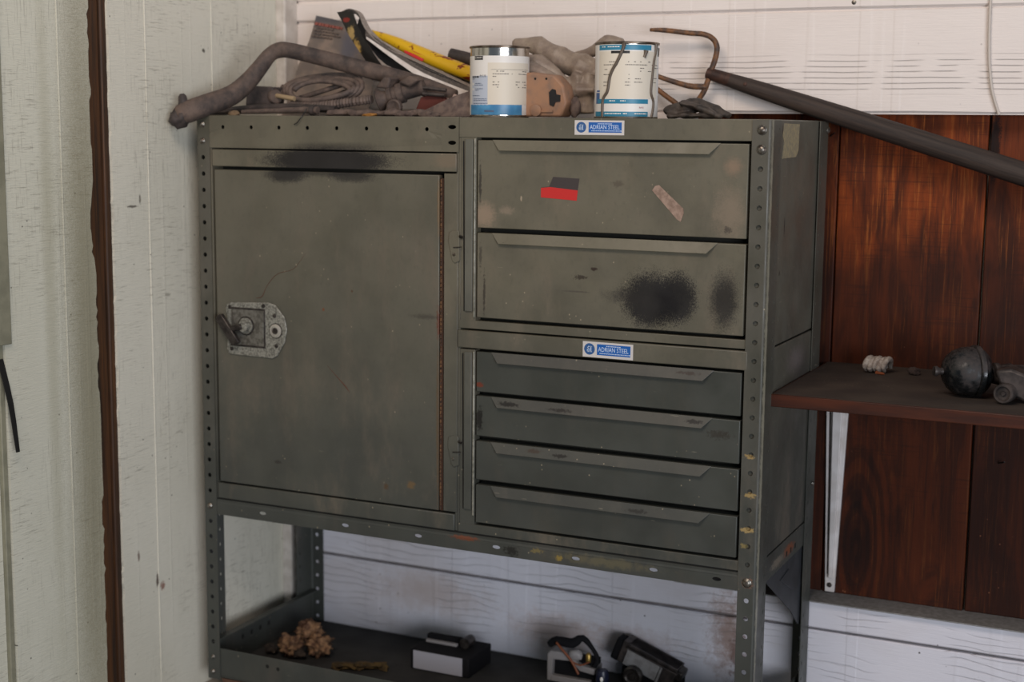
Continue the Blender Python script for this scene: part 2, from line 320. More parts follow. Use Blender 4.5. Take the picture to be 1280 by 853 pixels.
dusty_metal = simple('dusty_dark_metal', '#544b47', .5, .4, '#332e2c', 60, .2)
rope_m = simple('white_rope', '#b3a79b', .85, 0, '#8c7d72', 200, .4)
rope_o = simple('orange_chip', '#8a4a2a', .7)
foam = NT('tan_crumbly_foam', .9); foam.col(foam.mix(foam.mr(foam.noise(90, 5), .35, .65), '#8b6a4c', '#4c3323')); foam.bump(foam.noise(140, 5), .8, .002); foam = foam.m
leaf_d = simple('dry_dark_leaf', '#3a2f26', .9, 0, '#241d18', 60, .3)
leaf_y = simple('dry_yellow_leaf', '#56431f', .9, 0, '#33260f', 60, .3)
light_grey_plastic = simple('light_grey_plastic', '#8f8a89', .55, 0, '#8c8683', 40)
mid_grey_metal = simple('brushed_grey_metal', '#9a9795', .5, .1, '#85817f', 80)
dull_black = simple('dull_black_plastic', '#151416', .85, spec=.2)
black_plastic = simple('black_plastic', '#171618', .45)
blue_black = simple('blue_black_plastic', '#1d2236', .35)
orange_wire = simple('orange_wire', '#7d4426', .5)
brass = simple('brassy_clip', '#a08345', .35, .7)
concrete = simple('concrete_floor', '#8f887e', .85, 0, '#7a736a', 30, .3)
strap_m = simple('black_strap', '#121110', .6)
casing = simple('casing_grey_green', '#8b8874', .6, 0, '#7a7866', 30)
wire_white = simple('white_wire', '#c3b8ad', .5)

# ------------------------------------------------------------------ mesh helpers
class M:
    def __init__(s): s.v = []; s.f = []; s.mi = []
    def add(s, verts, faces, mi=0):
        b = len(s.v); s.v += [tuple(v) for v in verts]; s.f += [tuple(i+b for i in f) for f in faces]; s.mi += [mi]*len(faces); return s
    def box(s, x0, x1, y0, y1, z0, z1, mi=0):
        v = [(x, y, z) for x in (x0, x1) for y in (y0, y1) for z in (z0, z1)]
        return s.add(v, [(0,1,3,2),(4,6,7,5),(0,4,5,1),(2,3,7,6),(0,2,6,4),(1,5,7,3)], mi)
    def prism(s, poly, axis, a, b, mi=0):
        """polygon in the plane across the axis, from a to b along it"""
        def P(u, w, t): return {'x': (t, u, w), 'y': (u, t, w), 'z': (u, w, t)}[axis]
        n = len(poly); v = [P(u, w, a) for u, w in poly]+[P(u, w, b) for u, w in poly]
        f = [tuple(range(n)), tuple(range(2*n-1, n-1, -1))]+[(i, i+n, (i+1) % n+n, (i+1) % n) for i in range(n)]
        return s.add(v, f, mi)
    def tube(s, pts, rad, n=10, ry=None, caps=True, mi=0, smooth=3, up=(0, 0, 1), rib=0, ribamp=0.0):
        P = [Vector(p) for p in pts]; m_ = len(P)
        R = list(rad) if hasattr(rad, '__len__') else [rad]*m_
        Q = []; RR = []
        for i in range(m_-1):
            p0 = P[max(i-1, 0)]; p1 = P[i]; p2 = P[i+1]; p3 = P[min(i+2, m_-1)]
            for k in range(smooth):
                t = k/smooth
                Q.append(.5*((2*p1)+(p2-p0)*t+(2*p0-5*p1+4*p2-p3)*t*t+(3*p1-p0-3*p2+p3)*t**3)); RR.append(R[i]*(1-t)+R[i+1]*t)
        Q.append(P[-1]); RR.append(R[-1])
        v = []; prevN = None
        for i, q in enumerate(Q):
            T = (Q[min(i+1, len(Q)-1)]-Q[max(i-1, 0)]).normalized()
            if prevN is None:
                u = Vector(up)
                if abs(T.dot(u)) > .95: u = Vector((1, 0, 0))
                N = (u-T*u.dot(T)).normalized()
            else: N = (prevN-T*prevN.dot(T)).normalized()
            prevN = N; B = T.cross(N); r = RR[i]
            if rib: r *= 1+ribamp*(1 if (i//1) % 2 else -1)
            for k in range(n):
                a = 2*math.pi*k/n
                v.append(q+N*math.cos(a)*r+B*math.sin(a)*r*(ry or 1))
        f = [(i*n+k, i*n+(k+1) % n, (i+1)*n+(k+1) % n, (i+1)*n+k) for i in range(len(Q)-1) for k in range(n)]
        if caps: f += [tuple(range(n-1, -1, -1)), tuple((len(Q)-1)*n+k for k in range(n))]
        return s.add(v, f, mi)
    def lathe(s, c, axis, prof, n=24, mi=0, caps=True):
        """prof: (distance along the axis, radius)"""
        A = Vector(axis).normalized(); u = Vector((0, 0, 1)) if abs(A.z) < .9 else Vector((1, 0, 0))
        N = (u-A*u.dot(A)).normalized(); B = A.cross(N); c = Vector(c); v = []
        for t, r in prof:
            for k in range(n):
                a = 2*math.pi*k/n; v.append(c+A*t+(N*math.cos(a)+B*math.sin(a))*r)
        m_ = len(prof)
        f = [(i*n+k, i*n+(k+1) % n, (i+1)*n+(k+1) % n, (i+1)*n+k) for i in range(m_-1) for k in range(n)]
        if caps: f += [tuple(range(n-1, -1, -1)), tuple((m_-1)*n+k for k in range(n))]
        return s.add(v, f, mi)
    def blob(s, c, r, seed=0, amp=.25, freq=1.2, sub=3, mi=0, flat=None):
        bm = bmesh.new(); bmesh.ops.create_icosphere(bm, subdivisions=sub, radius=1)
        c = Vector(c); v = []
        for w in bm.verts:
            d = w.co.normalized(); k = 1+amp*mnoise.fractal(d*freq+Vector((seed, seed*.7, 3)), .6, 2, 4)
            p = Vector((d.x*r[0]*k, d.y*r[1]*k, d.z*r[2]*k))+c
            if flat is not None: p.z = max(p.z, flat)
            v.append(p)
        f = [tuple(q.index for q in fc.verts) for fc in bm.faces]; bm.free()
        return s.add(v, f, mi)
    def ribbon(s, A, B, th=.03, sub=3, mi=0, bulge=0.0):
        """thin solid sheet between two 3D edge curves"""
        def cr(P):
            P = [Vector(p) for p in P]; Q = []; m_ = len(P)
            for i in range(m_-1):
                p0 = P[max(i-1, 0)]; p1 = P[i]; p2 = P[i+1]; p3 = P[min(i+2, m_-1)]
                for k in range(sub):
                    t = k/sub; Q.append(.5*((2*p1)+(p2-p0)*t+(2*p0-5*p1+4*p2-p3)*t*t+(3*p1-p0-3*p2+p3)*t**3))
            return Q+[P[-1]]
        a = cr(A); b = cr(B); k = len(a); n = 6; top = []; bot = []
        for i in range(k):
            T = a[min(i+1, k-1)]-a[max(i-1, 0)]; N = T.cross(b[i]-a[i]).normalized()
            for j in range(n+1):
                p = a[i].lerp(b[i], j/n)+N*bulge*math.sin(math.pi*j/n); top.append(p+N*th/2); bot.append(p-N*th/2)
        L = len(top); f = []
        for i in range(k-1):
            for j in range(n):
                q = (i*(n+1)+j, i*(n+1)+j+1, (i+1)*(n+1)+j+1, (i+1)*(n+1)+j)
                f.append(q); f.append(tuple(x+L for x in reversed(q)))
        ring = [j for j in range(n+1)]+[i*(n+1)+n for i in range(1, k)]+[(k-1)*(n+1)+j for j in range(n-1, -1, -1)]+[i*(n+1) for i in range(k-2, 0, -1)]
        for i in range(len(ring)):
            x, y = ring[i], ring[(i+1) % len(ring)]; f.append((y, x, x+L, y+L))
        return s.add(top+bot, f, mi)
    def holes(s, o, u, w, cells, rad, rad2=None, seg=16, mi=0, shift=0.0):
        """a flat sheet of cells along w (list of heights; None hole = negative height), each with a round hole"""
        o = Vector(o); u = Vector(u); w = Vector(w); z = 0.0; wl = u.length; un = u.normalized(); wn = w.normalized()
        for h in cells:
            hole = h > 0; h = abs(h); c = o+u*.5+wn*(z+h/2)
            if not hole:
                s.add([o+wn*z, o+u+wn*z, o+u+wn*(z+h), o+wn*(z+h)], [(0, 1, 2, 3)], mi)
            else:
                ci = []; co = []
                for k in range(seg):
                    a = 2*math.pi*k/seg; x, y = math.cos(a), math.sin(a); mx = max(abs(x), abs(y))
                    ci.append(c+un*(shift+x*rad)+wn*y*(rad2 or rad)); co.append(c+un*(x/mx*wl/2)+wn*(y/mx*h/2))
                s.add(co+ci, [(k, (k+1) % seg, seg+(k+1) % seg, seg+k) for k in range(seg)], mi)
            z += h
        return s
    def cyl(s, c, R, a0, a1, z0, z1, n=10, th=.012, mi=0, z0b=None):
        """patch wrapped on an upright cylinder, angles in degrees"""
        v = []; 
        for r in (R, R+th):
            for i in range(n+1):
                a = math.radians(a0+(a1-a0)*i/n)
                for z in (z0, z1): v.append((c[0]+r*math.cos(a), c[1]+r*math.sin(a), z))
        L = 2*(n+1); f = []
        for i in range(n):
            q = (2*i, 2*i+1, 2*i+3, 2*i+2); f.append(q); f.append(tuple(x+L for x in reversed(q)))
            f.append((2*i, 2*i+2, 2*i+2+L, 2*i+L)); f.append((2*i+1, 2*i+1+L, 2*i+3+L, 2*i+3))
        f.append((0, L, L+1, 1)); f.append((2*n, 2*n+1, 2*n+1+L, 2*n+L))
        return s.add(v, f, mi)

def tag(o, label=None, cat=None, group=None, kind=None):
    for k, v in (('label', label), ('category', cat), ('group', group), ('kind', kind)):
        if v: o[k] = v
    return o
def root(name, loc, label=None, cat=None, group=None, kind=None):
    o = bpy.data.objects.new(name, None); o.empty_display_size = .05; COL.objects.link(o)
    o.location = W(loc); return tag(o, label, cat, group, kind)
def origin(o):
    v = Vector((0, 0, 0))
    while o: v += o.location; o = o.parent
    return v
def build(name, mb, mats, parent=None, smooth=False, bevel=0.0, solid=0.0, label=None, cat=None, group=None, kind=None, merge=False, at=None, auto=True, soff=0.0):
    if not isinstance(mats, (list, tuple)): mats = [mats]
    base = W(at) if at is not None else (origin(parent) if parent else None)
    if base is None:
        n = len(mb.v); zs = min(v[2] for v in mb.v)
        base = W((sum(v[0] for v in mb.v)/n, sum(v[1] for v in mb.v)/n, zs))
    me = bpy.data.meshes.new(name)
    me.from_pydata([tuple(W(v)-base) for v in mb.v], [], mb.f); me.update()
    for x in mats: me.materials.append(x)
    for i, p in enumerate(me.polygons): p.material_index = min(mb.mi[i], len(mats)-1)
    if merge or not solid:
        bm = bmesh.new(); bm.from_mesh(me)
        if merge: bmesh.ops.remove_doubles(bm, verts=bm.verts, dist=1e-5)
        bmesh.ops.recalc_face_normals(bm, faces=bm.faces)
        bm.to_mesh(me); bm.free()
    if smooth:
        for p in me.polygons: p.use_smooth = True
    o = bpy.data.objects.new(name, me); COL.objects.link(o)
    if parent: o.parent = parent; o.location = base-origin(parent)
    else: o.location = base
    if solid:
        q = o.modifiers.new('thickness', 'SOLIDIFY'); q.thickness = solid*S; q.offset = soff
    if bevel:
        q = o.modifiers.new('edge', 'BEVEL'); q.width = bevel*S; q.segments = 2; q.limit_method = 'ANGLE'; q.angle_limit = .6
        for p in me.polygons: p.use_smooth = True
        try: me.set_sharp_from_angle(angle=.7)
        except Exception: pass
    elif smooth and auto:
        try: me.set_sharp_from_angle(angle=.9)
        except Exception: pass
    return tag(o, label, cat, group, kind)
def textmesh(txt, size, extr=.004):
    """flat lettering in the XZ plane, origin bottom left, sizes in inches -> (verts, faces, width)"""
    cu = bpy.data.curves.new('t', 'FONT'); cu.body = txt; cu.size = size; cu.resolution_u = 2; cu.extrude = 0
    ob = bpy.data.objects.new('t', cu); COL.objects.link(ob)
    dg = bpy.context.evaluated_depsgraph_get(); me = bpy.data.meshes.new_from_object(ob.evaluated_get(dg))
    v = [tuple(x.co) for x in me.vertices]; f = [tuple(p.vertices) for p in me.polygons]
    COL.objects.unlink(ob); bpy.data.objects.remove(ob); bpy.data.meshes.remove(me)
    x0 = min(p[0] for p in v); x1 = max(p[0] for p in v)
    return [(p[0]-x0, p[1]) for p in v], f, x1-x0

# ------------------------------------------------------------------ the setting
fl = build('floor', M().box(-40, 110, -170, 16, -37.7, -36.7), concrete, kind='structure', label='grey concrete floor under the cabinet')
WB = build('wall_back', M().box(-3, 110, 14.9, 16, -36.7, 22), simple('wall_core', '#8a8378', .8), kind='structure', label='back wall of white lap siding with a reddish wood infill')
def board(x0, x1, z0, z1, mt, seed, y=12.45, y1=14.9):
    # a siding board whose lower edge is eased, front face very slightly wavy
    random.seed(seed); n = 24; poly = []
    a = M(); v = []; 
    for i in range(n+1):
        x = x0+(x1-x0)*i/n; j = random.uniform(-.025, .025)
        v += [(x, y+.10, z0+j), (x, y, z0+.09+j), (x, y+random.uniform(-.01, .01), z1-.07+j), (x, y+.07, z1+j*.5), (x, y1, z1), (x, y1, z0)]
    f = [(i*6+k, i*6+(k+1) % 6, (i+1)*6+(k+1) % 6, (i+1)*6+k) for i in range(n) for k in range(6)]+[tuple(range(6)), tuple(n*6+k for k in range(5, -1, -1))]
    a.add(v, f); return build('siding_board', a, mt, WB)
board(-1.3, 110, 1.04, 6.86, white_up, 1)
board(-1.3, 110, 6.98, 8.2, white_up, 2, 12.38)
board(-1.3, 110, 8.36, 14.0, white_up, 3, 12.5)
board(-1.3, 110, 14.1, 20.0, white_up, 4)
board(-1.3, 27.0, -4.9, .96, white_up, 5)
board(-1.3, 27.0, -10.9, -5.0, white_up, 6)
board(-1.3, 27.0, -16.9, -11.0, white_up, 7)
board(-1.3, 27.0, -22.9, -17.0, white_up, 8)
board(-1.3, 27.0, -28.35, -23.0, white_low, 9)
board(-1.3, 110, -30.25, -28.45, white_low, 10, 12.40)
board(-1.3, 110, -36.7, -30.42, white_low, 11, 12.44)
build('window_ledge', M().box(27, 110, 12.0, 14.9, -28.52, -28.44), ledge_m, WB, bevel=.02)
for i, (x0, x1, mt) in enumerate([(27.0, 35.82, wood_b), (35.9, 44.38, wood_a), (44.5, 52.9, wood_b), (53.0, 61.6, wood_a), (61.7, 70.2, wood_b), (70.3, 79, wood_a), (79.1, 88, wood_b), (88.1, 98, wood_a), (98.1, 110, wood_b)]):
    build('wood_plank', M().box(x0, x1, 14.25 if i != 2 else 14.33, 14.9, -28.44, 1.0), mt, WB, bevel=.06)
build('nail_head', M().lathe((36.8, 12.40, 7.3), (0, -1, 0), [(0, .14), (.05, .13), (.07, .05)], 12), steel, WB, smooth=True)
for (x, z) in [(46.0, -19.2), (35.3, -.35)]:
    build('nail_head', M().tube([(x, 14.25, z), (x+.35, 13.8, z+.2)], .05, 6), dark_steel, WB)

build('siding_backing', M().box(-1.3, 110, 12.62, 14.9, .95, 20), white_up, WB); build('siding_backing', M().box(-1.3, 110, 12.85, 14.9, -36.7, -28.6), simple('dark_groove', '#6f6865', .9), WB)  # lower backing is darker than the boards so the groove line shows
WL = build('wall_left', M().box(-4.2, -3.2, -60, 14.9, -36.7, 22), simple('wall_core_left', '#5a5044', .8), kind='structure', label='left wall of painted panels with an unpainted brown gap')
def jag_panel(y0, y1, mt, j0, j1, seed, name='wall_panel'):
    random.seed(seed); n = 170; a = M(); v = []; e0 = e1 = 0
    for i in range(n+1):
        z = -36.7+58.7*i/n
        if random.random() < .6: e0 = random.uniform(-1, 1)
        if random.random() < .6: e1 = random.uniform(-1, 1)
        p0 = y0+e0*j0; p1 = y1+e1*j1
        if j1 and -8.6 < z < -3.2: p1 += .26*math.sin((z+8.6)/5.4*math.pi)*-1
        v += [(-2, p0, z), (-2, p1, z), (-3.2, p1, z), (-3.2, p0, z)]
    f = [(i*4+k, i*4+(k+1) % 4, (i+1)*4+(k+1) % 4, (i+1)*4+k) for i in range(n) for k in range(4)]+[(0, 1, 2, 3), tuple(n*4+k for k in (3, 2, 1, 0))]
    a.add(v, f); return build(name, a, mt, WL)
jag_panel(-6.02, 14.9, wall_paint_a, .07, 0, 3)
jag_panel(-15.0, -7.70, wall_paint_b, 0, .09, 4)
build('bare_stud', M().box(-3.2, -2.28, -7.72, -6.55, -36.7, 22), brown_wood, WL, bevel=.05)
build('bare_stud', M().box(-3.2, -2.12, -6.5, -6.0, -36.7, 22), brown_wood, WL, bevel=.1)
for y in (-2.75, 3.75, -10.2):
    build('bead', M().tube([(-1.99, y, -36.7), (-1.99, y, 22)], .035, 6, ry=1.6, smooth=1), wall_paint_a if y > -6 else wall_paint_b, WL)
build('trim_1', M().box(-2.05, -1.25, 10.9, 12.5, -36.7, 22), trim_white, bevel=.12, kind='structure', label='white corner trim between the left and back walls')
build('trim_2', M().box(-3.2, -1.85, -24, -14.62, -11.85, 22), casing, bevel=.04, kind='structure', label='grey-green casing board at the far left ending halfway down')
build('trim_3', M().box(-3.2, -2.1, -15.4, -15.04, -36.7, -11.85), casing, bevel=.05, kind='structure', label='narrow pale strip below the casing board')
build('door_1', M().box(-3.4, -2.35, -60, -15.42, -36.7, -11.85).box(-3.4, -2.3, -60, -24, -11.85, 22), wall_paint_b, kind='structure', label='painted door leaf at the far left edge')
build('strap', M().ribbon([(-2.0, -15.6, -12.6), (-1.5, -15.45, -15), (-1.35, -15.15, -17.7)], [(-2.0, -15.2, -12.6), (-1.5, -15.08, -15), (-1.35, -14.9, -17.7)], .05), strap_m,
      label='black strap hanging below the casing board at the left edge', cat='strap')

# ------------------------------------------------------------------ the steel cabinet
CAB = root('steel_cabinet', (17.6, 6, -35.45), 'grey steel tool cabinet with a locked door, six drawers and an open bottom tray', 'cabinet')
XL, XR, YB = -.46, 35.64, 12.3
def post(x, y, sx, sy):
    a = M(); x1 = x+sx*.12
    cells = [.5]+[1.0]*35; zt = .5
    # front (or rear) flange, holes every inch on the bolt line
    cells = [-.5+0.0]  # plain strip under the top edge
    cells = [1.0]*36
    u = Vector((sx*.84, 0, 0))
    a.holes((x+sx*.14, y, .5), u, (0, 0, -1), cells, .14, shift=-.08)
    a.holes((x, y+sy*.14, .5), Vector((0, sy*1.84, 0)), (0, 0, -1), cells, .07, .13, shift=.5)
    n = 5; v = []
    for i in range(n+1):
        t = math.pi/2*i/n
        px = x+sx*.14-sx*.14*math.cos(t); py = y+sy*.14-sy*.14*math.sin(t)
        v += [(px, py, .5), (px, py, -35.5)]
    a.add(v, [(2*i, 2*i+1, 2*i+3, 2*i+2) for i in range(n)])
    return build('post', a, paint_post, CAB, solid=.05, merge=True)
post(XL, 0, 1, 1); post(XR, 0, -1, 1); post(XL, YB, 1, -1); post(XR, YB, -1, -1)
def bolt(p, axis=(0, -1, 0), r=.2):
    return build('bolt', M().lathe(p, axis, [(0, r*1.1), (.03, r*1.1), (.035, r), (.09, r*.85), (.14, r*.5), (.155, .02)], 14), steel, CAB, smooth=True, auto=False)
for x in (0, 35.18):
    for z in (0, -1, -24): bolt((x, -.03, z), r=.235 if x > 10 else .18)
bolt((35.67, 12.0, 0), (1, 0, 0)); bolt((35.67, 11.6, -21), (1, 0, 0), .14); bolt((.02, -.03, -34), r=.12)
bolt((0.0, -.03, -35), r=.14)
# carcass of the two units
body = M()
body.box(.5, 17.6, 1.2, 12.2, -23.45, .5, 1); body.box(-.38, 17.6, 1.0, 12.24, .44, .54); body.box(.42, .6, .07, 12.2, -23.45, .5); body.box(17.5, 17.66, .1, 1.2, -23.45, .5)
body.box(.6, 17.6, .07, 1.2, .46, .54); body.box(-.4, .45, .9, 12.2, -23.4, .5)
build('locker_body', body, [paint, inner], CAB, bevel=.02)
body = M()
body.box(17.7, 34.7, 1.2, 12.2, -23.4, .5, 1); body.box(17.68, 35.5, .1, 12.24, .44, .54); body.box(17.68, 17.8, .08, 1.2, -23.4, .5); body.box(34.62, 34.72, .07, 1.2, -23.4, .5)
build('drawer_unit_body', body, [paint, inner], CAB, bevel=.02)
build('side_panel', M().box(35.3, 35.52, .2, 12.25, -11.5, .54), paint_side, CAB, bevel=.06)
build('side_panel', M().box(35.3, 35.56, .2, 12.25, -23.1, -11.58), paint_side, CAB, bevel=.05)
build('side_rail', M().box(35.3, 35.59, .07, 12.25, -24.55, -23.16), paint_low, CAB, bevel=.03)
for (y, z) in ((8.4, -24.0), (7.4, -24.0), (6.5, -24.0), (2.0, -23.9)):
    build('rail_slot', M().box(35.58, 35.6, y-.14, y+.14, z-.2, z+.1), black_gap, CAB)
build('side_rail', M().box(-.42, -.3, .1, 12.2, -24.5, -23.4), paint_low, CAB, bevel=.03)
# strip of rivet seam on the right side (raised bead beside the post flange)
build('side_bead', M().box(35.5, 35.6, 2.05, 2.35, -23.1, .5), paint_side, CAB, bevel=.03)
# top rail with round holes over the locker
a = M(); xs = .44; edges = [.44, 2.6, 4.6, 6.6, 8.62, 10.66, 12.68, 14.7, 16.6]
cells = [edges[i+1]-edges[i] for i in range(8)]
for i, h in enumerate(cells):
    a.holes((edges[i], .02, -.66), Vector((0, 0, 1.02)), (1, 0, 0), [h], .12, shift=0)
a.add([(.44, .02, .36), (17.7, .02, .36), (17.7, .02, .52), (.44, .02, .52)], [(0, 1, 2, 3)])
a.add([(.44, .02, -1.4), (16.6, .02, -1.4), (16.6, .02, -.66), (.44, .02, -.66)], [(0, 1, 2, 3)])
a.holes((16.6, .02, -.38), Vector((1.1, 0, 0)), (0, 0, 1), [.74], .26, .12, shift=.12)
a.holes((16.6, .02, -1.4), Vector((1.1, 0, 0)), (0, 0, 1), [1.02], .26, .12, shift=.12)
build('top_rail', a, paint_top, CAB, solid=.06, merge=True)
build('top_rail_lip', M().box(.44, 17.7, .0, .6, .48, .56), paint_top, CAB, bevel=.03)
build('header_rail', M().box(.72, 17.58, -.07, 1.0, -2.52, -1.5), paint_top, CAB, bevel=.045)
# the locker door
DOOR = build('door', M().box(.78, 16.44, .03, .55, -22.32, -2.72), paint_door, CAB, bevel=.05)
a = M()
for i in range(78):
    z = -2.95-.248*i
    a.lathe((16.56, .05, z), (0, 0, -1), [(0, .03), (.01, .052), (.205, .052), (.215, .03)], 8)
build('hinge', a, rustm, DOOR, smooth=True)
build('hinge_leaf', M().box(16.5, 16.7, .07, .12, -22.3, -2.9), simple('dark_rust', '#3a2314', .9), CAB)
build('jamb_panel', M().box(16.74, 17.62, .05, .6, -22.3, -2.62), paint, CAB, bevel=.03)
build('sill_panel', M().box(.62, 17.5, .0, .8, -23.42, -22.42), paint, CAB, bevel=.06)
# lock: cast plate, recess, T handle, key cylinder
pl = [(1.62,-10.98),(1.95,-10.85),(4.75,-10.72),(5.2,-10.85),(5.85,-11.55),(6.02,-12.3),(5.85,-13.1),(5.3,-13.95),(4.95,-14.15),(1.75,-14.1),(1.55,-13.8),(1.62,-13.3),(1.62,-11.7),(1.5,-11.3)]
a = M(); a.prism(pl, 'y', .03, -.07)
build('lock_plate', a, zinc, DOOR, bevel=.04)
rec = M(); x0, x1, z0, z1 = 1.95, 4.35, -13.45, -11.25
rec.box(x0, x1, -.085, -.03, z0, z1, 0)
build('lock_recess', rec, simple('recess_metal', '#7d7a72', .4, .5, '#5b5750', 160), DOOR, bevel=.02)
for k, P in enumerate(([(3.75,.03,-10.5),(4.2,.03,-10.37),(4.5,.03,-9.8),(5.05,.03,-9.15),(5.55,.03,-8.85),(6.45,.03,-8.6),(7.0,.03,-8.05),(7.35,.03,-7.6)], [(8.85,.03,-14.3),(9.55,.03,-14.95),(10.05,.03,-15.4),(10.4,.03,-15.8)])):
    build('rust_scratch', M().tube(P, [.012,.03,.02,.02,.02,.015,.01,.006][:len(P)] if k == 0 else [.01,.025,.045,.01], 6), simple('rust_scratch', '#55392a', .8), DOOR)
fr = M()
for b in ((x0-.1, x1+.12, z1, z1+.12), (x0-.1, x1+.12, z0-.12, z0), (x1, x1+.12, z0, z1)): fr.box(b[0], b[1], -.1, -.05, b[2], b[3], 0)
build('recess_edge', fr, dark_steel, DOOR, bevel=.03)
h = M(); h.lathe((3.05, -.08, -12.25), (0, -1, 0), [(0, .5), (.05, .52), (.1, .5), (.1, .36), (.3, .36), (.38, .34), (.42, .2)], 20)
build('handle_hub', h, zinc, DOOR, smooth=True)
h = M(); h.prism([(2.25,-13.35),(2.55,-13.45),(2.85,-13.2),(1.55,-11.55),(1.25,-11.65),(1.12,-11.95)], 'y', -.3, -.62)
h.tube([(3.0, -.42, -12.25), (2.1, -.46, -12.5)], [.22, .17], 10)
build('lock_handle', h, dark_steel, DOOR, bevel=.06)
build('key_ring', M().lathe((5.22, -.06, -12.42), (0, -1, 0), [(0, .47), (.03, .47), (.035, .4)], 20), dark_steel, DOOR, smooth=True)
build('key_slot', M().box(5.1, 5.2, -.225, -.15, -12.55, -12.3).lathe((5.22, -.06, -12.42), (0, -1, 0), [(.1, .2), (.12, .2)], 12), dark_steel, DOOR)
build('hub_ring', M().lathe((3.05, -.08, -12.25), (0, -1, 0), [(0, .6), (.03, .6), (.035, .4)], 20), dark_steel, DOOR, smooth=True)
build('key_cylinder', M().lathe((5.22, -.06, -12.42), (0, -1, 0), [(0, .42), (.05, .42), (.07, .34), (.13, .33), (.15, .26), (.09, .24), (.08, .05)], 20), chrome, DOOR, smooth=True)
for (x, z) in ((5.15, -11.5), (5.25, -13.35), (1.85, -11.15), (1.95, -13.75), (4.35, -10.95)):
    build('rivet', M().lathe((x, -.06, z), (0, -1, 0), [(0, .13), (.05, .12), (.08, .05)], 10), dark_steel, DOOR, smooth=True)
# drawer unit face
build('face_rail', M().box(17.7, 34.85, .03, .7, -.58, .53), paint, CAB, bevel=.03)
build('face_stile', M().box(17.82, 18.78, .06, .7, -11.4, -.55), paint, CAB, bevel=.02)
build('face_stile', M().box(17.82, 18.78, .06, .7, -22.9, -12.6), paint, CAB, bevel=.02)
for z0, z1 in ((-10.4, -.68), (-22.0, -12.75)):
    build('lock_strip', M().box(18.12, 18.60, -.05, .1, z0, z1), seal_paint, CAB, bevel=.03)
    build('strip_edge', M().box(18.66, 18.76, -.02, .1, z0-.35, z1+.05), bright_edge, CAB, bevel=.03)
    build('side_groove', M().tube([(17.98, .05, z1-.1), (18.02, .04, (z0+z1)/2), (18.06, .05, z0)], .04, 6), black_gap, CAB)
build('face_rail', M().box(17.72, 34.8, .05, .7, -11.40, -10.92), paint, CAB, bevel=.03)
build('face_rail', M().box(17.68, 34.8, -.04, .6, -12.52, -11.5), paint, CAB, bevel=.06)
build('face_rail', M().box(17.72, 34.8, .04, .7, -23.42, -22.88), paint, CAB, bevel=.03)
build('dark_gap_filler', M().box(.5, 34.8, .1, .6, -23.56, -23.40), black_gap, CAB)  # black filler added so no light shows through the gap
build('face_stile', M().box(34.68, 34.85, .1, .7, -23.4, -.5), black_gap, CAB)  # no stile here: black strip put in for the shaded gap beside the drawers
build('post_backing', M().box(34.86, 35.5, .12, .2, -23.4, .4), paint_post, CAB)
def drawer(z1, z0, mt, pull):
    d = build('drawer', M().box(18.88, 34.5, .02, .9, z0, z1), mt, CAB, bevel=.04)
    h = .56
    v = [(19.8, .0, z1+.03), (33.0, .0, z1+.03), (32.42, -.22, z1-h), (20.3, -.22, z1-h), (19.8, .03, z1), (33.0, .03, z1), (32.42, -.17, z1-h-.03), (20.3, -.17, z1-h-.03)]
    a = M().add(v, [(0, 1, 2, 3), (7, 6, 5, 4), (0, 3, 7, 4), (1, 5, 6, 2), (3, 2, 6, 7), (0, 4, 5, 1)])
    build('pull', a, pull, d, bevel=.02, label='long folded metal drawer pull')
    return d
DS = [drawer(-.72, -5.62, paint_d1, pull_paint_up), drawer(-5.9, -10.72, paint_d2, pull_paint_up)]
for z1, z0 in ((-12.68, -15.0), (-15.24, -17.58), (-17.88, -20.16), (-20.46, -22.72)): DS.append(drawer(z1, z0, paint_d4, pull_paint))
# latches on the jamb
def latch(z):
    a = M(); a.prism([(17.1, z), (17.35, z+.12), (17.75, z+.1), (17.78, z-1.6), (17.45, z-1.75), (17.3, z-1.6), (17.05, z-.5)], 'y', .05, -.02)
    l = build('latch', a, paint, CAB, bevel=.03)
    build('latch_pin', M().tube([(17.4, -.05, z-.85), (17.95, -.08, z-.8)], .03, 6).tube([(17.9, -.05, z-.2), (17.9, -.1, z-.25)], .12, 8), dark_steel, l)
    build('latch_screw', M().lathe((17.42, -.02, z-1.25), (0, -1, 0), [(0, .1), (.03, .09), (.05, .03)], 10), steel, l)
latch(-5.95); latch(-17.85)
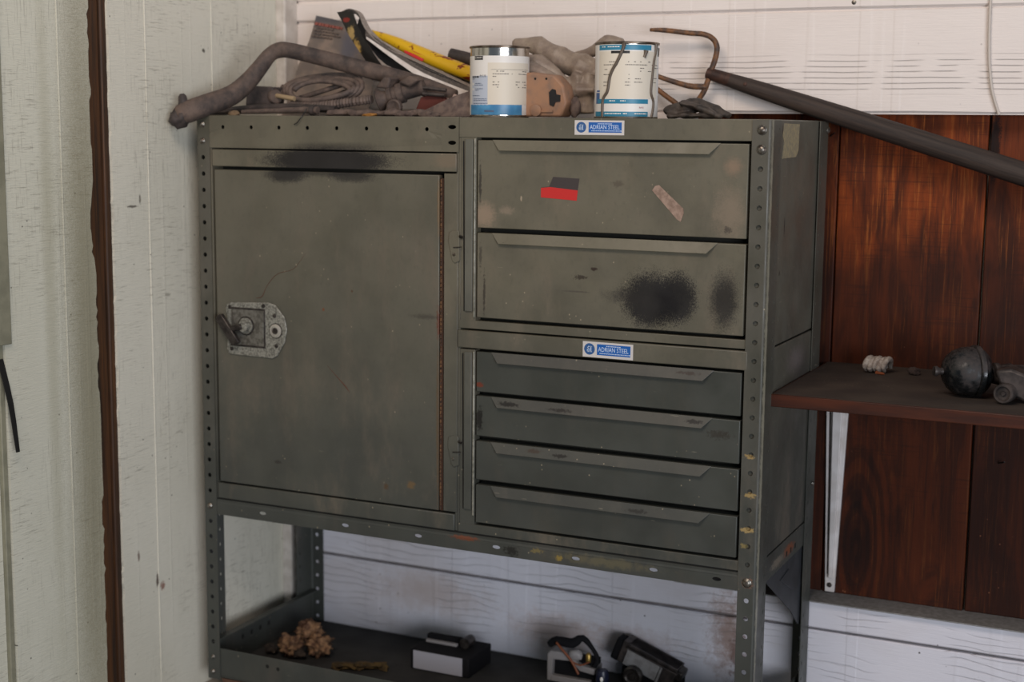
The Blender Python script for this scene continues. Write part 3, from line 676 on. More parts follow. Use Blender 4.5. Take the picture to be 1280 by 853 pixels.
# bottom rail with slots
a = M(); xs = [5.12, 10.0, 15.0, 20.38, 25.2, 30.11, 34.03]; ed = [.45]+[(xs[i]+xs[i+1])/2 for i in range(6)]+[34.9]
for i, x in enumerate(xs):
    L_ = ed[i+1]-ed[i]; a.holes((ed[i], .03, -24.28), Vector((0, 0, .5)), (1, 0, 0), [L_], .11, .25, shift=0)
a.add([(.45, .03, -24.5), (34.9, .03, -24.5), (34.9, .03, -24.28), (.45, .03, -24.28)], [(0, 1, 2, 3)])
a.add([(.45, .03, -23.78), (34.9, .03, -23.78), (34.9, .03, -23.5), (.45, .03, -23.5)], [(0, 1, 2, 3)])
build('bottom_rail', a, paint_low, CAB, solid=.06, merge=True)
build('bottom_rail', M().box(.4, 34.8, 12.1, 12.25, -24.4, -23.45), paint_low, CAB, bevel=.03)
for x, s_ in ((35.5, 1),):
    a = M(); a.prism([(2.35, -24.5), (12.0, -24.5), (12.0, -30.0), (10.2, -29.4), (8.4, -28.05)], 'x', x-.1, x-.02)
    a.prism([(5.6, -25.4), (7.4, -25.2), (8.4, -26.3), (8.3, -26.7)], 'x', x-.1, x+.04)
    build('gusset', a, simple('gusset_shaded_blue_grey', '#34363a', .6, 0, '#2a2c2f', 40), CAB, bevel=.03)  # the gusset's shade is put into this dark bluish colour
# open tray at the bottom
a = M(); build('tray_floor', M().box(-.36, 35.4, .15, 12.2, -35.4, -35.3), simple('dark_tray_floor', '#2b2a28', .85, 0, '#1d1c1a', 20), CAB); a.box(.45, 34.9, .05, .12, -35.25, -33.4); a.box(-.36, -.28, .1, 12.1, -35.3, -33.0); a.box(35.2, 35.3, .1, 12.1, -35.3, -33.0)  # tray floor is darker than the rest of the tray
a.box(.4, 34.9, .05, .5, -35.35, -35.25)
a.box(-.36, .1, .1, 12.1, -33.12, -33.02)
build('tray', a, paint_low, CAB, bevel=.03)
for (x, z) in ((4.15, -34.0), (4.95, -34.05)):
    build('tray_hole', M().lathe((x, .055, z), (0, -1, 0), [(0, .13), (.01, .13)], 12), black_gap, CAB)
for y in (3.6, 4.6, 5.6, 6.6):
    build('tray_hole', M().box(-.285, -.265, y-.12, y+.12, -34.0, -33.7), black_gap, CAB)
# stickers
def sticker(x0, x1, z0, z1, y):
    b = build('sticker', M().box(x0, x1, y-.012, y+.01, z0, z1), stk_white, CAB, label='white and blue maker sticker')
    w = x1-x0; h = z1-z0
    build('blue_field', M().box(x0+w*.285, x1-w*.05, y-.018, y, z0+h*.17, z1-h*.13), stk_blue, b)
    c = (x0+w*.135, y-.012, z0+h*.52)
    build('round_emblem', M().lathe(c, (0, -1, 0), [(0, h*.37), (.006, h*.37)], 24), stk_dblue, b)
    e = M(); q = h*.045; cx, cz = c[0], c[2]
    for (ax, bx, az, bz) in ((-3,-.6,3,4.2),(-3,-2,.3,4.2),(-3.6,-.6,.3,1.4),(-3.6,-2.6,-4.2,1.4),(-3.6,-.2,-4.2,-3.1),(-1.2,-.2,-4.2,1.4),(.4,3.4,3,4.2),(1.6,2.8,-4.2,4.2),(.4,3.6,-4.2,-3.1)):
        e.box(cx+ax*q, cx+bx*q, y-.022, y-.018, cz+az*q, cz+bz*q)
    build('emblem_mark', e, stk_text, b)
    v, f, tw = textmesh('ADRIAN STEEL', 1.0); k = (w*.60)/tw
    lm = M(); lm.add([(x0+w*.31+p[0]*k, y-.02, z0+h*.40+p[1]*h*.42) for p in v], f)
    n = 9; rr = random.Random(5)
    for (a0, a1, zz) in ((.47, .75, .74), (.34, .92, .26)):
        x = a0
        while x < a1:
            l = rr.uniform(.012, .03); lm.box(x0+w*x, x0+w*(x+l), y-.021, y-.0195, z0+h*zz, z0+h*(zz+.05)); x += l+.008
    build('lettering', lm, stk_text, b)
sticker(24.75, 27.62, -.36, .42, .03)
sticker(25.47, 28.42, -12.46, -11.60, -.04)
D1, D2 = DS[0], DS[1]
a = M(); a.prism([(22.80,-3.25),(23.28,-3.20),(23.52,-2.66),(25.08,-2.72),(24.99,-3.36)], 'y', .02, .008); build('charcoal_sticker_piece', a, grey_m, D1)
a = M(); a.prism([(22.80,-3.28),(23.35,-3.22),(24.99,-3.36),(24.94,-3.92),(22.80,-3.80)], 'y', .02, .004); build('red_sticker_piece', a, red_m, D1)
a = M(); a.prism([(29.28,-3.24),(29.45,-3.0),(29.66,-2.95),(31.05,-4.15),(31.08,-4.4),(30.92,-4.85),(30.72,-4.75)], 'y', .02, -.01); build('tape_piece', a, tape_m, D1)
a = M(); a.prism([(2.75,-1.5),(5.5,-1.45),(6.0,-1.1),(6.05,.32),(2.95,.35),(2.7,-.3),(3.0,-.6)], 'x', 35.52, 35.54); build('paper_label', a, paperlabel, CAB, label='torn tan paper label')
build('wooden_plank', M().box(.62, 36.4, .1, 12.3, -36.7, -35.42), simple('plank_brown', '#5a4030', .8, 0, '#3f2a1e', 50), label='brown wooden plank under the feet of the grey cabinet', cat='plank')

# ------------------------------------------------------------------ wooden shelf and bracket
SH = root('wall_shelf', (52, 14.2, -14.7), 'dusty reddish wooden shelf fixed against the wood panelling right of the cabinet', 'shelf')
a = M(); a.box(35.62, 92, 1.75, 14.25, -14.65, -13.97, 1)
o = build('shelf_board', a, [shelf_edge, shelf_edge], SH, bevel=.04)
a = M()
n = 14
build('dust_layer', M().box(35.75, 91.9, 1.9, 14.2, -13.972, -13.955), shelf_dust, SH, label='brown dust over the top of the shelf')
for dx in (0, 44):
    a = M()
    a.prism([(35.72+dx, -14.66), (37.2+dx, -14.66), (36.72+dx, -28.35), (36.14+dx, -28.35)], 'y', 14.24, 14.0)
    a.prism([(36.2+dx, -14.66), (36.85+dx, -14.66), (36.6+dx, -27.4), (36.38+dx, -27.4)], 'y', 14.05, 13.75)
    a.box(36.3+dx, 36.7+dx, 3.5, 14.0, -14.85, -14.66)
    b = build('bracket', a, white_metal, SH, bevel=.04, label='white painted metal shelf bracket')
    build('bracket_groove', M().prism([(35.96+dx, -15), (36.06+dx, -15), (36.3+dx, -27.2), (36.24+dx, -27.2)], 'y', 14.01, 13.97), dark_steel, b)
    build('bracket_screw', M().lathe((36.42+dx, 14.0, -27.9), (0, -1, 0), [(0, .16), (.05, .15), (.08, .06)], 12), dark_steel, b, smooth=True)

# ------------------------------------------------------------------ paint tins
def can(cx, cy, R, zt, label):
    r = root('paint_tin', (cx, cy, .54), label, 'paint tin', 'small paint tins on top of the cabinet')
    z0 = .54
    build('tin_body', M().lathe((cx, cy, z0), (0, 0, 1), [(0, R-.04), (.02, R+.02), (.1, R+.03), (.12, R-.01), (zt-z0-.14, R-.01), (zt-z0-.12, R+.02), (zt-z0-.02, R+.02), (zt-z0-.1, R-.05), (zt-z0-.12, .1)], 48), tin, r, smooth=True)
    build('rim', M().lathe((cx, cy, zt-.13), (0, 0, 1), [(0, R), (.02, R+.05), (.1, R+.06), (.13, R+.03), (.13, R-.12), (.06, R-.14), (.04, .1)], 48), tin_rim, r, smooth=True)
    return r
V = -64.0
def arc(c, cx_px, hw, x): return V_+math.degrees(math.asin(max(-1, min(1, (x-cx_px)/hw))))
def wrap_text(txt, c, R, a_start, z, size, zs=1.0, th=.015):
    v, f, w = textmesh(txt, size)
    return M().add([(c[0]+(R+th)*math.cos(math.radians(a_start)+p[0]/R), c[1]+(R+th)*math.sin(math.radians(a_start)+p[0]/R), z+p[1]*zs) for p in v], f)
# left tin
c1 = (18.27, 4.0); R1 = 1.71; V_ = -64.0
T1 = can(c1[0], c1[1], R1, 4.62, 'white and blue labelled tin without drips, left of the two paint tins')
A = lambda x: arc(c1, 624.5, 36.8, x)
Z = lambda y: (146.3-y)/21.75+.55
build('label', M().cyl(c1, R1, V_-140, V_+140, Z(143), Z(70.5), 48), label_white, T1, smooth=True)
build('label_panel', M().cyl(c1, R1+.012, A(591), A(611), Z(131), Z(95), 8, .004), label_panel_grey, T1, smooth=True)  # grey-blue panel of the printed label
build('label_band', M().cyl(c1, R1+.014, A(589.5), A(652), Z(143), Z(130.5), 14, .004), label_blue, T1, smooth=True)
build('price_label', M().cyl(c1, R1+.018, A(610), A(659.5), Z(130.5), Z(79), 14, .006), label_cream, T1, smooth=True)
build('logo_block', M().cyl(c1, R1+.014, A(594), A(604), Z(75.5), Z(70.8), 5, .006), ink_black, T1)
pr = M(); rr = random.Random(3)
def dashes(pm, c, R, A, Z, x0, x1, y, h=1.1, dens=.75):
    x = x0
    while x < x1:
        l = rr.uniform(1.0, 3.0)
        if rr.random() < dens: pm.cyl(c, R, A(x), A(min(x+l, x1)), Z(y+h), Z(y), 1, .003)
        x += l+.6
for (x0, x1, y, d) in ((616, 630, 89, .5), (652, 657, 89, .8), (616, 640, 92.3, .9), (645, 657, 92.3, .8), (616, 621, 95.5, .9), (653, 657, 97, .8), (616, 624, 102.3, .7), (616, 624, 105.6, .7), (616, 624, 108.6, .7),
                       (644, 649, 102, .9), (644, 649, 105.3, .9), (644, 649, 108.6, .9), (652, 657, 102, .8), (652, 657, 105.3, .8), (652, 657, 108.6, .9)):
    dashes(pr, c1, R1+.026, A, Z, x0, x1, y, .9, d)
pr.cyl(c1, R1+.026, A(614), A(659), Z(87.6), Z(87.2), 10, .003)
build('small_print', pr, label_ink, T1)
pr = M()
for (x0, x1, y) in ((595, 602, 104), (594, 604, 106), (595, 604, 110.5), (595, 601, 112.3), (592, 600, 119), (593, 609, 123), (593, 609, 125), (593, 610, 128.5)):
    dashes(pr, c1, R1+.02, A, Z, x0, x1, y, .9, .9)
pr.cyl(c1, R1+.02, A(606), A(618), Z(139.5), Z(137.5), 6, .003)
build('panel_print', pr, simple('blue_grey_ink', '#53607a', .5), T1)
build('white_marks', M().cyl(c1, R1+.02, A(591.5), A(592.8), Z(106.5), Z(103.5), 2, .003).cyl(c1, R1+.02, A(591.5), A(592.8), Z(113), Z(110), 2, .003), label_white, T1)
pr = M(); dashes(pr, c1, R1+.02, A, Z, 591.5, 599.5, 95.3, 2.0, 1)
build('small_print', pr, ink_black, T1)
build('tin_name', wrap_text('PLUS', c1, R1, A(600.5), Z(96.7), .2, .95, .022), ink_black, T1)
build('tin_type', wrap_text('base', c1, R1, A(591.5), Z(99.4), .15, .8, .022), ink_black, T1)
pr = M(); dashes(pr, c1, R1+.024, A, Z, 595, 603, 72.4, 1.0, 1)
build('small_print', pr, label_white, T1)
# right tin with drips
c2 = (26.55, 3.0); R2 = 1.73
T2 = can(c2[0], c2[1], R2, 4.66, 'tin with brown drips down a cream label, right of the two paint tins')
A2 = lambda x: arc(c2, 784.2, 39.2, x)
Z2 = lambda y: (148.2-y)/22.1+.55
build('label', M().cyl(c2, R2, V_-140, V_+140, Z2(146.5), Z2(61), 48), label_white, T2, smooth=True)
build('price_label', M().cyl(c2, R2+.014, A2(749), A2(819), Z2(125), Z2(69), 24, .006), label_cream, T2, smooth=True)
for (y0, y1, x0, x1) in ((67.5, 61.5, 749, 811), (130.8, 125.5, 748, 808), (146, 140.3, 746, 808)):
    build('label_band', M().cyl(c2, R2+.022, A2(x0), A2(x1), Z2(y0), Z2(y1), 16, .004), label_teal, T2, smooth=True)
build('logo_block', M().cyl(c2, R2+.024, A2(762), A2(784), Z2(71.6), Z2(68.6), 6, .006), ink_black, T2)
pr = M()
for y, x0, x1, d in ((81, 754, 812, .45), (84.5, 754, 770, .9), (84.5, 779, 806, .9), (84.5, 812, 820, .8), (90, 755, 758, 1), (88.5, 797, 802, 1), (92, 797, 812, .6), (96, 754, 760, .7), (101, 754, 760, .7), (105, 754, 760, .7), (109, 754, 760, .7),
                     (96, 780, 784, .8), (101, 780, 785, .8), (105, 779, 785, .9), (108.5, 779, 785, .9), (101, 791, 798, .8), (105, 790, 800, .8), (88, 815, 820, .8), (94, 815, 820, .7), (100, 815, 819, .9), (105, 815, 818, .9)):
    dashes(pr, c2, R2+.024, A2, Z2, x0, x1, y, .9, d)
build('small_print', pr, label_ink, T2)
build('side_print', M().cyl(c2, R2+.022, A2(746.5), A2(750), Z2(131), Z2(118), 2, .003).cyl(c2, R2+.022, A2(747), A2(750), Z2(117), Z2(115), 2, .003), stk_dblue, T2)
pr = M(); dashes(pr, c2, R2+.03, A2, Z2, 752, 779, 63.2, 1.2, .85); dashes(pr, c2, R2+.03, A2, Z2, 758, 780, 127, 1.2, .85); dashes(pr, c2, R2+.03, A2, Z2, 756, 782, 142, 1.4, .85); dashes(pr, c2, R2+.03, A2, Z2, 791, 806, 142, 1.4, .85)
build('band_print', pr, label_white, T2)
build('red_print', wrap_text('BASE', c2, R2, A2(797), Z2(136.2), .13, .9, .02), simple('red_ink', '#9a4f52', .5), T2)
for k, (pts, r_) in enumerate((([(777,60),(776,66),(773,73),(769,82),(764,91),(761,100),(759.5,112),(758,118),(754.5,124),(753.5,132),(753.5,147)], .09),
                 ([(817,60),(816.5,70),(814.5,80),(813,96),(811.5,112),(812,120),(815,128),(814.5,138),(812.5,147)], .085), ([(804,68),(803,73),(802,76)], .1), ([(821,64),(821,74)], .05))):
    P = [(c2[0]+(R2+.03)*math.cos(math.radians(A2(x))), c2[1]+(R2+.03)*math.sin(math.radians(A2(x))), Z2(y)) for x, y in pts]
    build('paint_drip', M().tube(P, [r_*1.5]+[r_]*(len(P)-1), 8), drip_m, T2, smooth=True)

# ------------------------------------------------------------------ rubber hose, cable, plug and the rest of the pile at the left
HO = root('rubber_hose', (5, 4.5, .54), 'thick dusty grey-brown rubber hose bent in an arch over the cable pile', 'hose')
P = [(-1.25,-1.05,.38),(-.95,-.9,.56),(-.53,-.75,.74),(.35,.1,1.2),(1.2,1.4,1.79),(1.79,2.3,2.64),(2.28,2.9,3.54),(2.72,3.4,4.33),(3.3,3.7,4.62),(4.1,3.9,4.54),(5.77,4.3,4.15),(8.91,5.1,3.36),(12.0,5.4,2.6),(14.6,5.35,1.75)]
build('hose_tube', M().tube(P, [.34,.6,.68,.66,.62,.56,.5,.45,.5,.5,.5,.53,.52,.5], 14, ry=.8, smooth=4), rubber, HO, smooth=True, auto=False)
build('valve_stem', M().lathe((-.75, -.8, 1.1), (-.1, -.1, 1), [(0, .34), (.15, .34), (.25, .3), (.6, .24), (.74, .12)], 12), rubber_d, HO, smooth=True)
build('folded_end', M().blob((-.95, -1.0, .36), (.62, .55, .6), 3, .3, 1.2), rubber_d, HO, smooth=True, auto=False)
build('hose_tube', M().tube([(12.5,8.8,4.45),(13.6,8.9,4.2),(14.8,9.0,3.9),(16.4,9.0,3.4)], .42, 12), rubber_d, label='short dark rubber hose end behind the yellow rolled magazine', cat='hose', smooth=True)
CB = root('coiled_cable', (5.7, 5, 1.3), 'coil of dusty brown electric cable under the arched hose', 'cable')
P = []; rr = random.Random(11)
for i in range(32*4+1):
    a = 2*math.pi*i/32+3.0; k = i/32; q = 1-.085*k
    P.append((5.55+.10*k+3.0*q*math.cos(a), 4.9-.22*k+.8*q*math.sin(a), 2.32-.05*k+.98*(q-.03*k)*math.sin(a)+.08*math.sin(2*a+k)))
build('cable_loops', M().tube(P, .165, 8, smooth=1), cable_m, CB, smooth=True, auto=False)
build('cable_end', M().tube([(3.4,4.9,1.55),(5.0,5.0,2.0),(6.8,5.1,2.5),(8.2,5.2,2.9)], .16, 8).tube([(4.3,5.1,1.5),(5.8,5.2,1.7),(7.6,5.3,2.3)], .16, 8), cable_m, CB, smooth=True)
build('corrugated_tube', M().tube([(4.0,3.6,1.2),(5.5,3.5,1.15),(6.9,3.5,1.25),(8.4,3.5,1.42),(9.9,3.6,1.6)], .27, 10, smooth=14, rib=1, ribamp=.1), cable_m, label='ribbed brown cable sleeve lying along the coil', cat='cable sleeve')
PL = root('plug', (1.8, 4, .8), 'square dark plug with a short tan cord left of the coil', 'plug')
build('plug_body', M().prism([(.6,.95),(2.6,1.0),(2.75,2.35),(.75,2.45)], 'y', 3.6, 5.0), rubber_d, PL, bevel=.1)
build('plug_ring', M().lathe((2.6, 3.9, 1.75), (1, -.5, 0), [(0, .45), (.15, .5), (.3, .42), (.32, .2)], 14), rubber, PL, smooth=True)
build('plug_cord', M().tube([(2.6,3.9,1.85),(3.6,3.6,1.72),(4.4,3.5,1.62)], .15, 8), simple('tan_cord', '#a08a6b', .6), PL, smooth=True)
CN = root('trailer_connector', (11, 4, .8), 'dusty grey connector with a round funnel mouth and metal prongs, right of the coil', 'connector')
ax = Vector((.93, .25, .28))
build('funnel', M().lathe((10.2, 3.9, 1.5), ax, [(0, .72), (.05, .78), (.12, .7), (.3, .55), (.75, .42), (.8, .2)], 22), rubber, CN, smooth=True)
build('connector_body', M().lathe((10.75, 4.1, 1.75), ax, [(0, .6), (.1, .66), (.3, .66), (.35, .5), (.6, .5), (.62, .62), (1.0, .62), (1.05, .5), (2.0, .5), (2.1, .58), (2.3, .58), (2.35, .4)], 18), rubber, CN, smooth=True)
build('ridge_block', M().prism([(10.1,2.3),(10.7,2.95),(11.2,2.9),(11.0,2.2)], 'y', 3.6, 4.8).prism([(11.6,2.6),(12.4,3.0),(13.0,2.75),(12.4,2.3)], 'y', 3.7, 4.7), rubber, CN, bevel=.12)
build('prongs', M().tube([(13.0,4.3,2.3),(14.5,4.5,2.15)], .12, 8).tube([(13.0,4.3,1.95),(14.4,4.5,1.85)], .12, 8), dusty_metal, CN, smooth=True)
build('socket_lug', M().lathe((11.6, 3.5, 1.1), (0, -1, 0), [(0, .5), (.25, .5), (.3, .4), (.2, .25), (.2, .05)], 18), rubber, CN, smooth=True)
build('flat_hose', M().tube([(-2.2,3.3,.80),(-.6,3.2,.84),(1.6,3.1,.98),(4.0,3.2,1.08),(7.6,3.3,.98)], [.22,.25,.27,.25,.22], 10, ry=1.8), rubber_d, label='flattened dark hose length lying lowest on the cabinet top under the plug', cat='hose', smooth=True)
BR = build('metal_bar', M().tube([(1.45,2.1,.78),(3.4,2.1,.84),(6.3,2.1,.92),(7.0,2.1,.9)], [.13,.16,.2,.24], 10), cable_m, label='thin brown rod lying along the front edge of the cabinet top', cat='rod', smooth=True)
build('rod_clamp', M().lathe((6.5, 2.1, .90), (1, 0, 0), [(0, .3), (.15, .32), (.3, .3)], 12), rubber_d, BR, smooth=True, at=None)
build('loose_wire', M().tube([(7.0,.9,1.0),(7.3,.2,.75),(7.25,-.12,.45),(7.0,-.14,.15),(6.75,-.1,.05)], .03, 6), black_plastic, label='short black wire hanging over the locker top edge', cat='wire')
build('clod', M().blob((1.2,1.6,.68), (.4,.3,.2), 2, .3), simple('tan_lump','#7d6850',.9), label='small tan lump on the cabinet top near the left corner', cat='lump', smooth=True)
build('clod', M().blob((11.3,1.0,.62), (.45,.3,.12), 5, .3), simple('orange_lump','#9a6a2c',.7), label='small orange-yellow crumb on the cabinet top below the connector', cat='crumb', smooth=True)
a = M()
for i in range(9): a.blob((8.0+i*.8, 2.6+.25*math.sin(i*2), .74+.06*math.sin(i*3)), (.62, .5, .24), i, .4, 1.6)
rag = build('rag', a, cloth_m, label='dusty grey-brown rag bunched along the front edge between coil and left tin', cat='rag', smooth=True, auto=False)
q = rag.modifiers.new('join', 'REMESH'); q.mode = 'VOXEL'; q.voxel_size = .0025
build('card_box', M().prism([(12.35,1.0),(12.7,1.75),(14.0,2.0),(14.6,1.35),(14.2,.66),(12.9,.62)], 'y', 4.6, 5.4), simple('red_brown_card', '#5d2a22', .6), label='dark red-brown card piece behind the connector prongs', cat='card', bevel=.05)
build('pink_paper', M().ribbon([(14.0,5.2,2.05),(14.8,5.2,1.9),(15.5,5.2,1.6)], [(14.5,4.6,1.0),(15.1,4.6,1.0),(15.8,4.6,1.2)], .05), simple('pinkish_paper', '#b09a90', .7), label='pinkish paper scrap beside the red-brown card', cat='paper')
build('grey_cloth', M().ribbon([(12.9,3.4,.60),(14.3,3.4,1.2),(15.6,3.4,1.75),(17.0,3.6,2.2)], [(13.4,3.0,.56),(14.8,3.0,.58),(16.0,3.0,.58),(17.0,3.1,.6)], .1, bulge=.1), cloth_m, label='grey-brown cloth wedge against the left side of the left tin', cat='cloth', smooth=True)

# magazines
BK = root('booklet', (3.4, 10, .6), 'faded photo booklet propped at the wall behind the hose', 'booklet')
Aq = [(1.72,10.2,7.2),(1.3,10,5.6),(.7,9.6,4.0),(.4,9.0,2.0),(.2,8.2,.56)]; Bq = [(5.5,10.6,6.4),(5.9,10.4,5.0),(6.2,10,3.6),(6.4,9.4,2.0),(6.5,8.6,.56)]
build('cover', M().ribbon(Aq, Bq, .06, bulge=.12), booklet, BK, smooth=True)
pr = M(); rr = random.Random(9)
for k, (u0, u1, w, mi) in enumerate(((.05, .55, .13, 0), (.08, .40, .22, 1), (.05, .42, .28, 1), (.06, .46, .34, 1), (.05, .38, .40, 1))):
    def pt(u, w_, lift):
        # position on the upper part of the cover
        a_ = Vector(Aq[0]).lerp(Vector(Aq[2]), w_); b_ = Vector(Bq[0]).lerp(Vector(Bq[2]), w_)
        return a_.lerp(b_, u)+Vector((.03, -1, .1)).normalized()*lift
    x = u0
    while x < u1:
        l = rr.uniform(.03, .08); hh = .055 if mi == 0 else .018
        pr.add([pt(x, w+hh, .2), pt(x+l, w+hh, .2), pt(x+l, w, .2), pt(x, w, .2), pt(x, w+hh, .05), pt(x+l, w+hh, .05), pt(x+l, w, .05), pt(x, w, .05)],
               [(0,1,2,3),(4,7,6,5),(0,4,5,1),(3,2,6,7),(0,3,7,4),(1,5,6,2)], mi); x += l+.012
build('cover_print', pr, [simple('faded_red_print', '#8a4b40', .6), simple('faded_dark_print', '#5d4d44', .6)], BK)
MG = root('folded_magazine', (9, 6.5, .8), 'dark-covered magazine folded over into a peak with grey pages showing', 'magazine')
build('cover', M().ribbon([(5.75,6.35,7.05),(6.25,6.3,6.3),(6.65,6.3,5.6),(7.8,6.3,4.1),(8.5,6.3,3.3)], [(6.95,6.25,7.1),(7.2,6.2,6.5),(7.55,6.2,5.75),(8.75,6.2,4.1),(9.6,6.2,3.2)], .05, bulge=.03), mag_dark, MG, smooth=True)
for k in range(6):
    d = k*.085
    build('page_fold', M().ribbon([(5.9+d*.3,6.5+d,7.05-d*.5),(6.55,6.5+d,7.25-d*.4),(7.2,6.5+d,6.95-d),(7.75,6.4+d,6.0-d*.9),(9.0,6.4+d,4.95-d*.8),(11.9,6.4+d,3.5-d*.9+.22),(15.1,6.4+d,2.25-d*.6+.15)],
                                   [(5.9+d*.3,7.0+d,7.0-d*.5),(6.55,7.0+d,7.2-d*.4),(7.2,7.0+d,6.95-d),(7.77,7.0+d,6.03-d*.9),(9.05,7.0+d,5.0-d*.8),(11.95,7.0+d,3.74-d*.9),(15.15,7.0+d,2.42-d*.6)], .03), page_dark if k % 2 else paper, MG, smooth=True)
build('inner_cover', M().ribbon([(6.9,7.3,7.0),(7.6,7.3,6.05),(9.0,7.3,4.95),(12.0,7.3,3.5),(15.1,7.3,2.3)], [(6.7,7.2,6.3),(7.4,7.2,5.2),(8.8,7.2,3.8),(11.6,7.2,2.8),(14.5,7.2,1.5)], .04), black_plastic, MG, smooth=True)
build('white_page', M().ribbon([(7.9,6.3,5.5),(9.8,6.25,4.42),(12.05,6.2,3.22),(15.2,6.2,2.1)], [(7.95,6.2,5.36),(9.6,6.1,4.3),(11.9,6.0,2.9),(14.2,5.9,1.45)], .03), paper_w, MG, smooth=True)
build('grey_page', M().ribbon([(7.7,6.55,5.9),(9.6,6.5,4.75),(12.0,6.4,3.45),(15.2,6.4,2.35)], [(7.8,6.35,5.5),(9.7,6.3,4.46),(12.0,6.3,3.15),(15.2,6.3,2.05)], .03), page_dark, MG, smooth=True)
YM = root('rolled_magazine', (11, 8.5, 2.6), 'bright yellow magazine rolled up behind the folded dark one', 'magazine')
build('yellow_cover', M().tube([(6.9,8.3,5.95),(8.0,8.2,5.6),(9.3,8.1,5.1),(11.2,8.0,4.35),(13.0,7.9,3.7),(14.8,7.8,3.1),(15.6,7.8,2.85)], [.12,.25,.38,.46,.48,.46,.45], 14), yellow, YM, smooth=True)
build('roll_print', M().ribbon([(9.6,7.75,5.0),(10.6,7.62,4.62),(11.4,7.56,4.3)], [(9.9,7.62,4.55),(10.6,7.52,4.25),(11.2,7.5,4.0)], .05, bulge=.06), red_m, YM, smooth=True)
build('inner_roll', M().tube([(12.3,8.4,3.2),(15.6,8.3,2.4)], .3, 12), paper, YM, smooth=True)

# crumpled plastic sheet, tan casing, dark leather piece
def crumple(name, tubes, mt, lab, cat, vox=.0022, disp=.006, size=.02, parent=None, extra=None):
    a = M()
    for pts, rad, ry_ in tubes: a.tube(pts, rad, 12, ry=ry_)
    if extra: extra(a)
    o = build(name, a, mt, parent, label=lab, cat=cat, smooth=True, auto=False)
    q = o.modifiers.new('join', 'REMESH'); q.mode = 'VOXEL'; q.voxel_size = vox; q.use_smooth_shade = True
    tx = bpy.data.textures.new(name+'_folds', 'VORONOI'); tx.noise_scale = size; tx.distance_metric = 'DISTANCE'; tx.weight_1 = 1
    q = o.modifiers.new('folds', 'DISPLACE'); q.texture = tx; q.strength = disp; q.mid_level = .5; q.texture_coords = 'GLOBAL'
    q = o.modifiers.new('soften', 'SMOOTH'); q.iterations = 1; q.factor = .5
    return o
crumple('plastic_sheet', [([(17.3,8,5.0),(18.4,7.8,5.0),(19.6,7.6,4.65),(20.9,7.4,4.0),(22.2,7.2,3.55),(23.6,7,3.3)], [.3,.5,.58,.72,.8,.6], .8),
    ([(20.6,8.4,4.15),(22.0,8.5,4.5),(23.2,8.5,4.95),(24.2,8.5,5.0)], [.3,.36,.36,.3], .8),
    ([(17.8,6.9,4.1),(19.4,6.6,3.6),(20.8,6.4,3.1),(21.6,6.4,2.4)], [.4,.5,.45,.4], .9),
    ([(18.4,6.5,3.2),(19.7,5.7,3.0),(21.1,5.7,2.6),(21.8,5.9,1.6)], [.5,.55,.5,.45], .8),
    ([(21.8,6.6,.9),(21.9,6.6,2.2),(22.2,6.6,3.1)], [.55,.6,.5], .8), ([(22.6,6.6,.9),(22.8,6.6,2.2),(23,6.7,3.2)], [.6,.6,.5], .8),
    ([(21.2,6.5,2.3),(22.3,6.2,2.15),(23.4,6.2,2.2)], [.3,.32,.3], .8), ([(18.6,7.2,1.0),(18.4,7.2,2.6),(18.2,7.4,4.2)], [.45,.5,.4], .8)],
    sheet_m, 'crumpled dusty brown plastic sheet bunched between the two paint tins', 'plastic sheet', .0024, .014, .045)
TB = root('tan_casing', (20.9, 4.6, .54), 'tan plastic casing with two small holes, beside the left tin', 'casing')
prf = [(19.6,.62),(22.2,.62),(22.55,1.4),(22.3,2.4),(21.7,3.0),(20.4,3.15),(19.6,3.1)]
build('casing_body', M().prism(prf, 'y', 4.0, 5.4), tan_plastic, TB, bevel=.12)
for x, z in ((20.55, 2.78), (21.25, 2.78)): build('screw_hole', M().lathe((x, 3.995, z), (0, -1, 0), [(0, .07), (.01, .07)], 10), black_gap, TB)
build('black_slot', M().prism([(21.45,2.0),(21.65,2.2),(21.85,2.15),(21.9,1.9),(22.15,1.85),(22.15,1.5),(21.85,1.45),(21.75,1.2),(21.5,1.3)], 'y', 4.05, 3.93), black_plastic, TB)
build('corner_boss', M().lathe((20.65, 4.0, .98), (0, -1, 0), [(0, .36), (.14, .34), (.18, .2)], 14).box(20.9, 21.7, 3.9, 4.0, .88, .98), tan_plastic, TB, smooth=True)
build('side_lug', M().blob((22.75, 4.8, 1.2), (.3,.3,.6), 4, .2), cloth_m, TB, smooth=True)
crumple('leather_scrap', [([(28.6,5,.85),(29.4,5,1.15),(30.3,5,1.3),(31.2,5,1.0),(31.9,5,.72)], [.28,.42,.3,.28,.14], 1.6), ([(29.3,4.4,1.45),(30.2,4.3,1.22),(31.3,4.3,.85)], [.14,.16,.16], 2.2),
    ([(28.4,4.6,.7),(30,4.4,.74),(31.6,4.4,.7)], [.16,.18,.14], 2.0), ([(28.2,4.8,.95),(28.8,4.8,1.3),(29.4,4.8,1.35)], [.16,.2,.2], 1.5)], leather, 'dark creased leather scrap on the cabinet top right of the dripped tin', 'leather scrap', .0018, .006, .018)

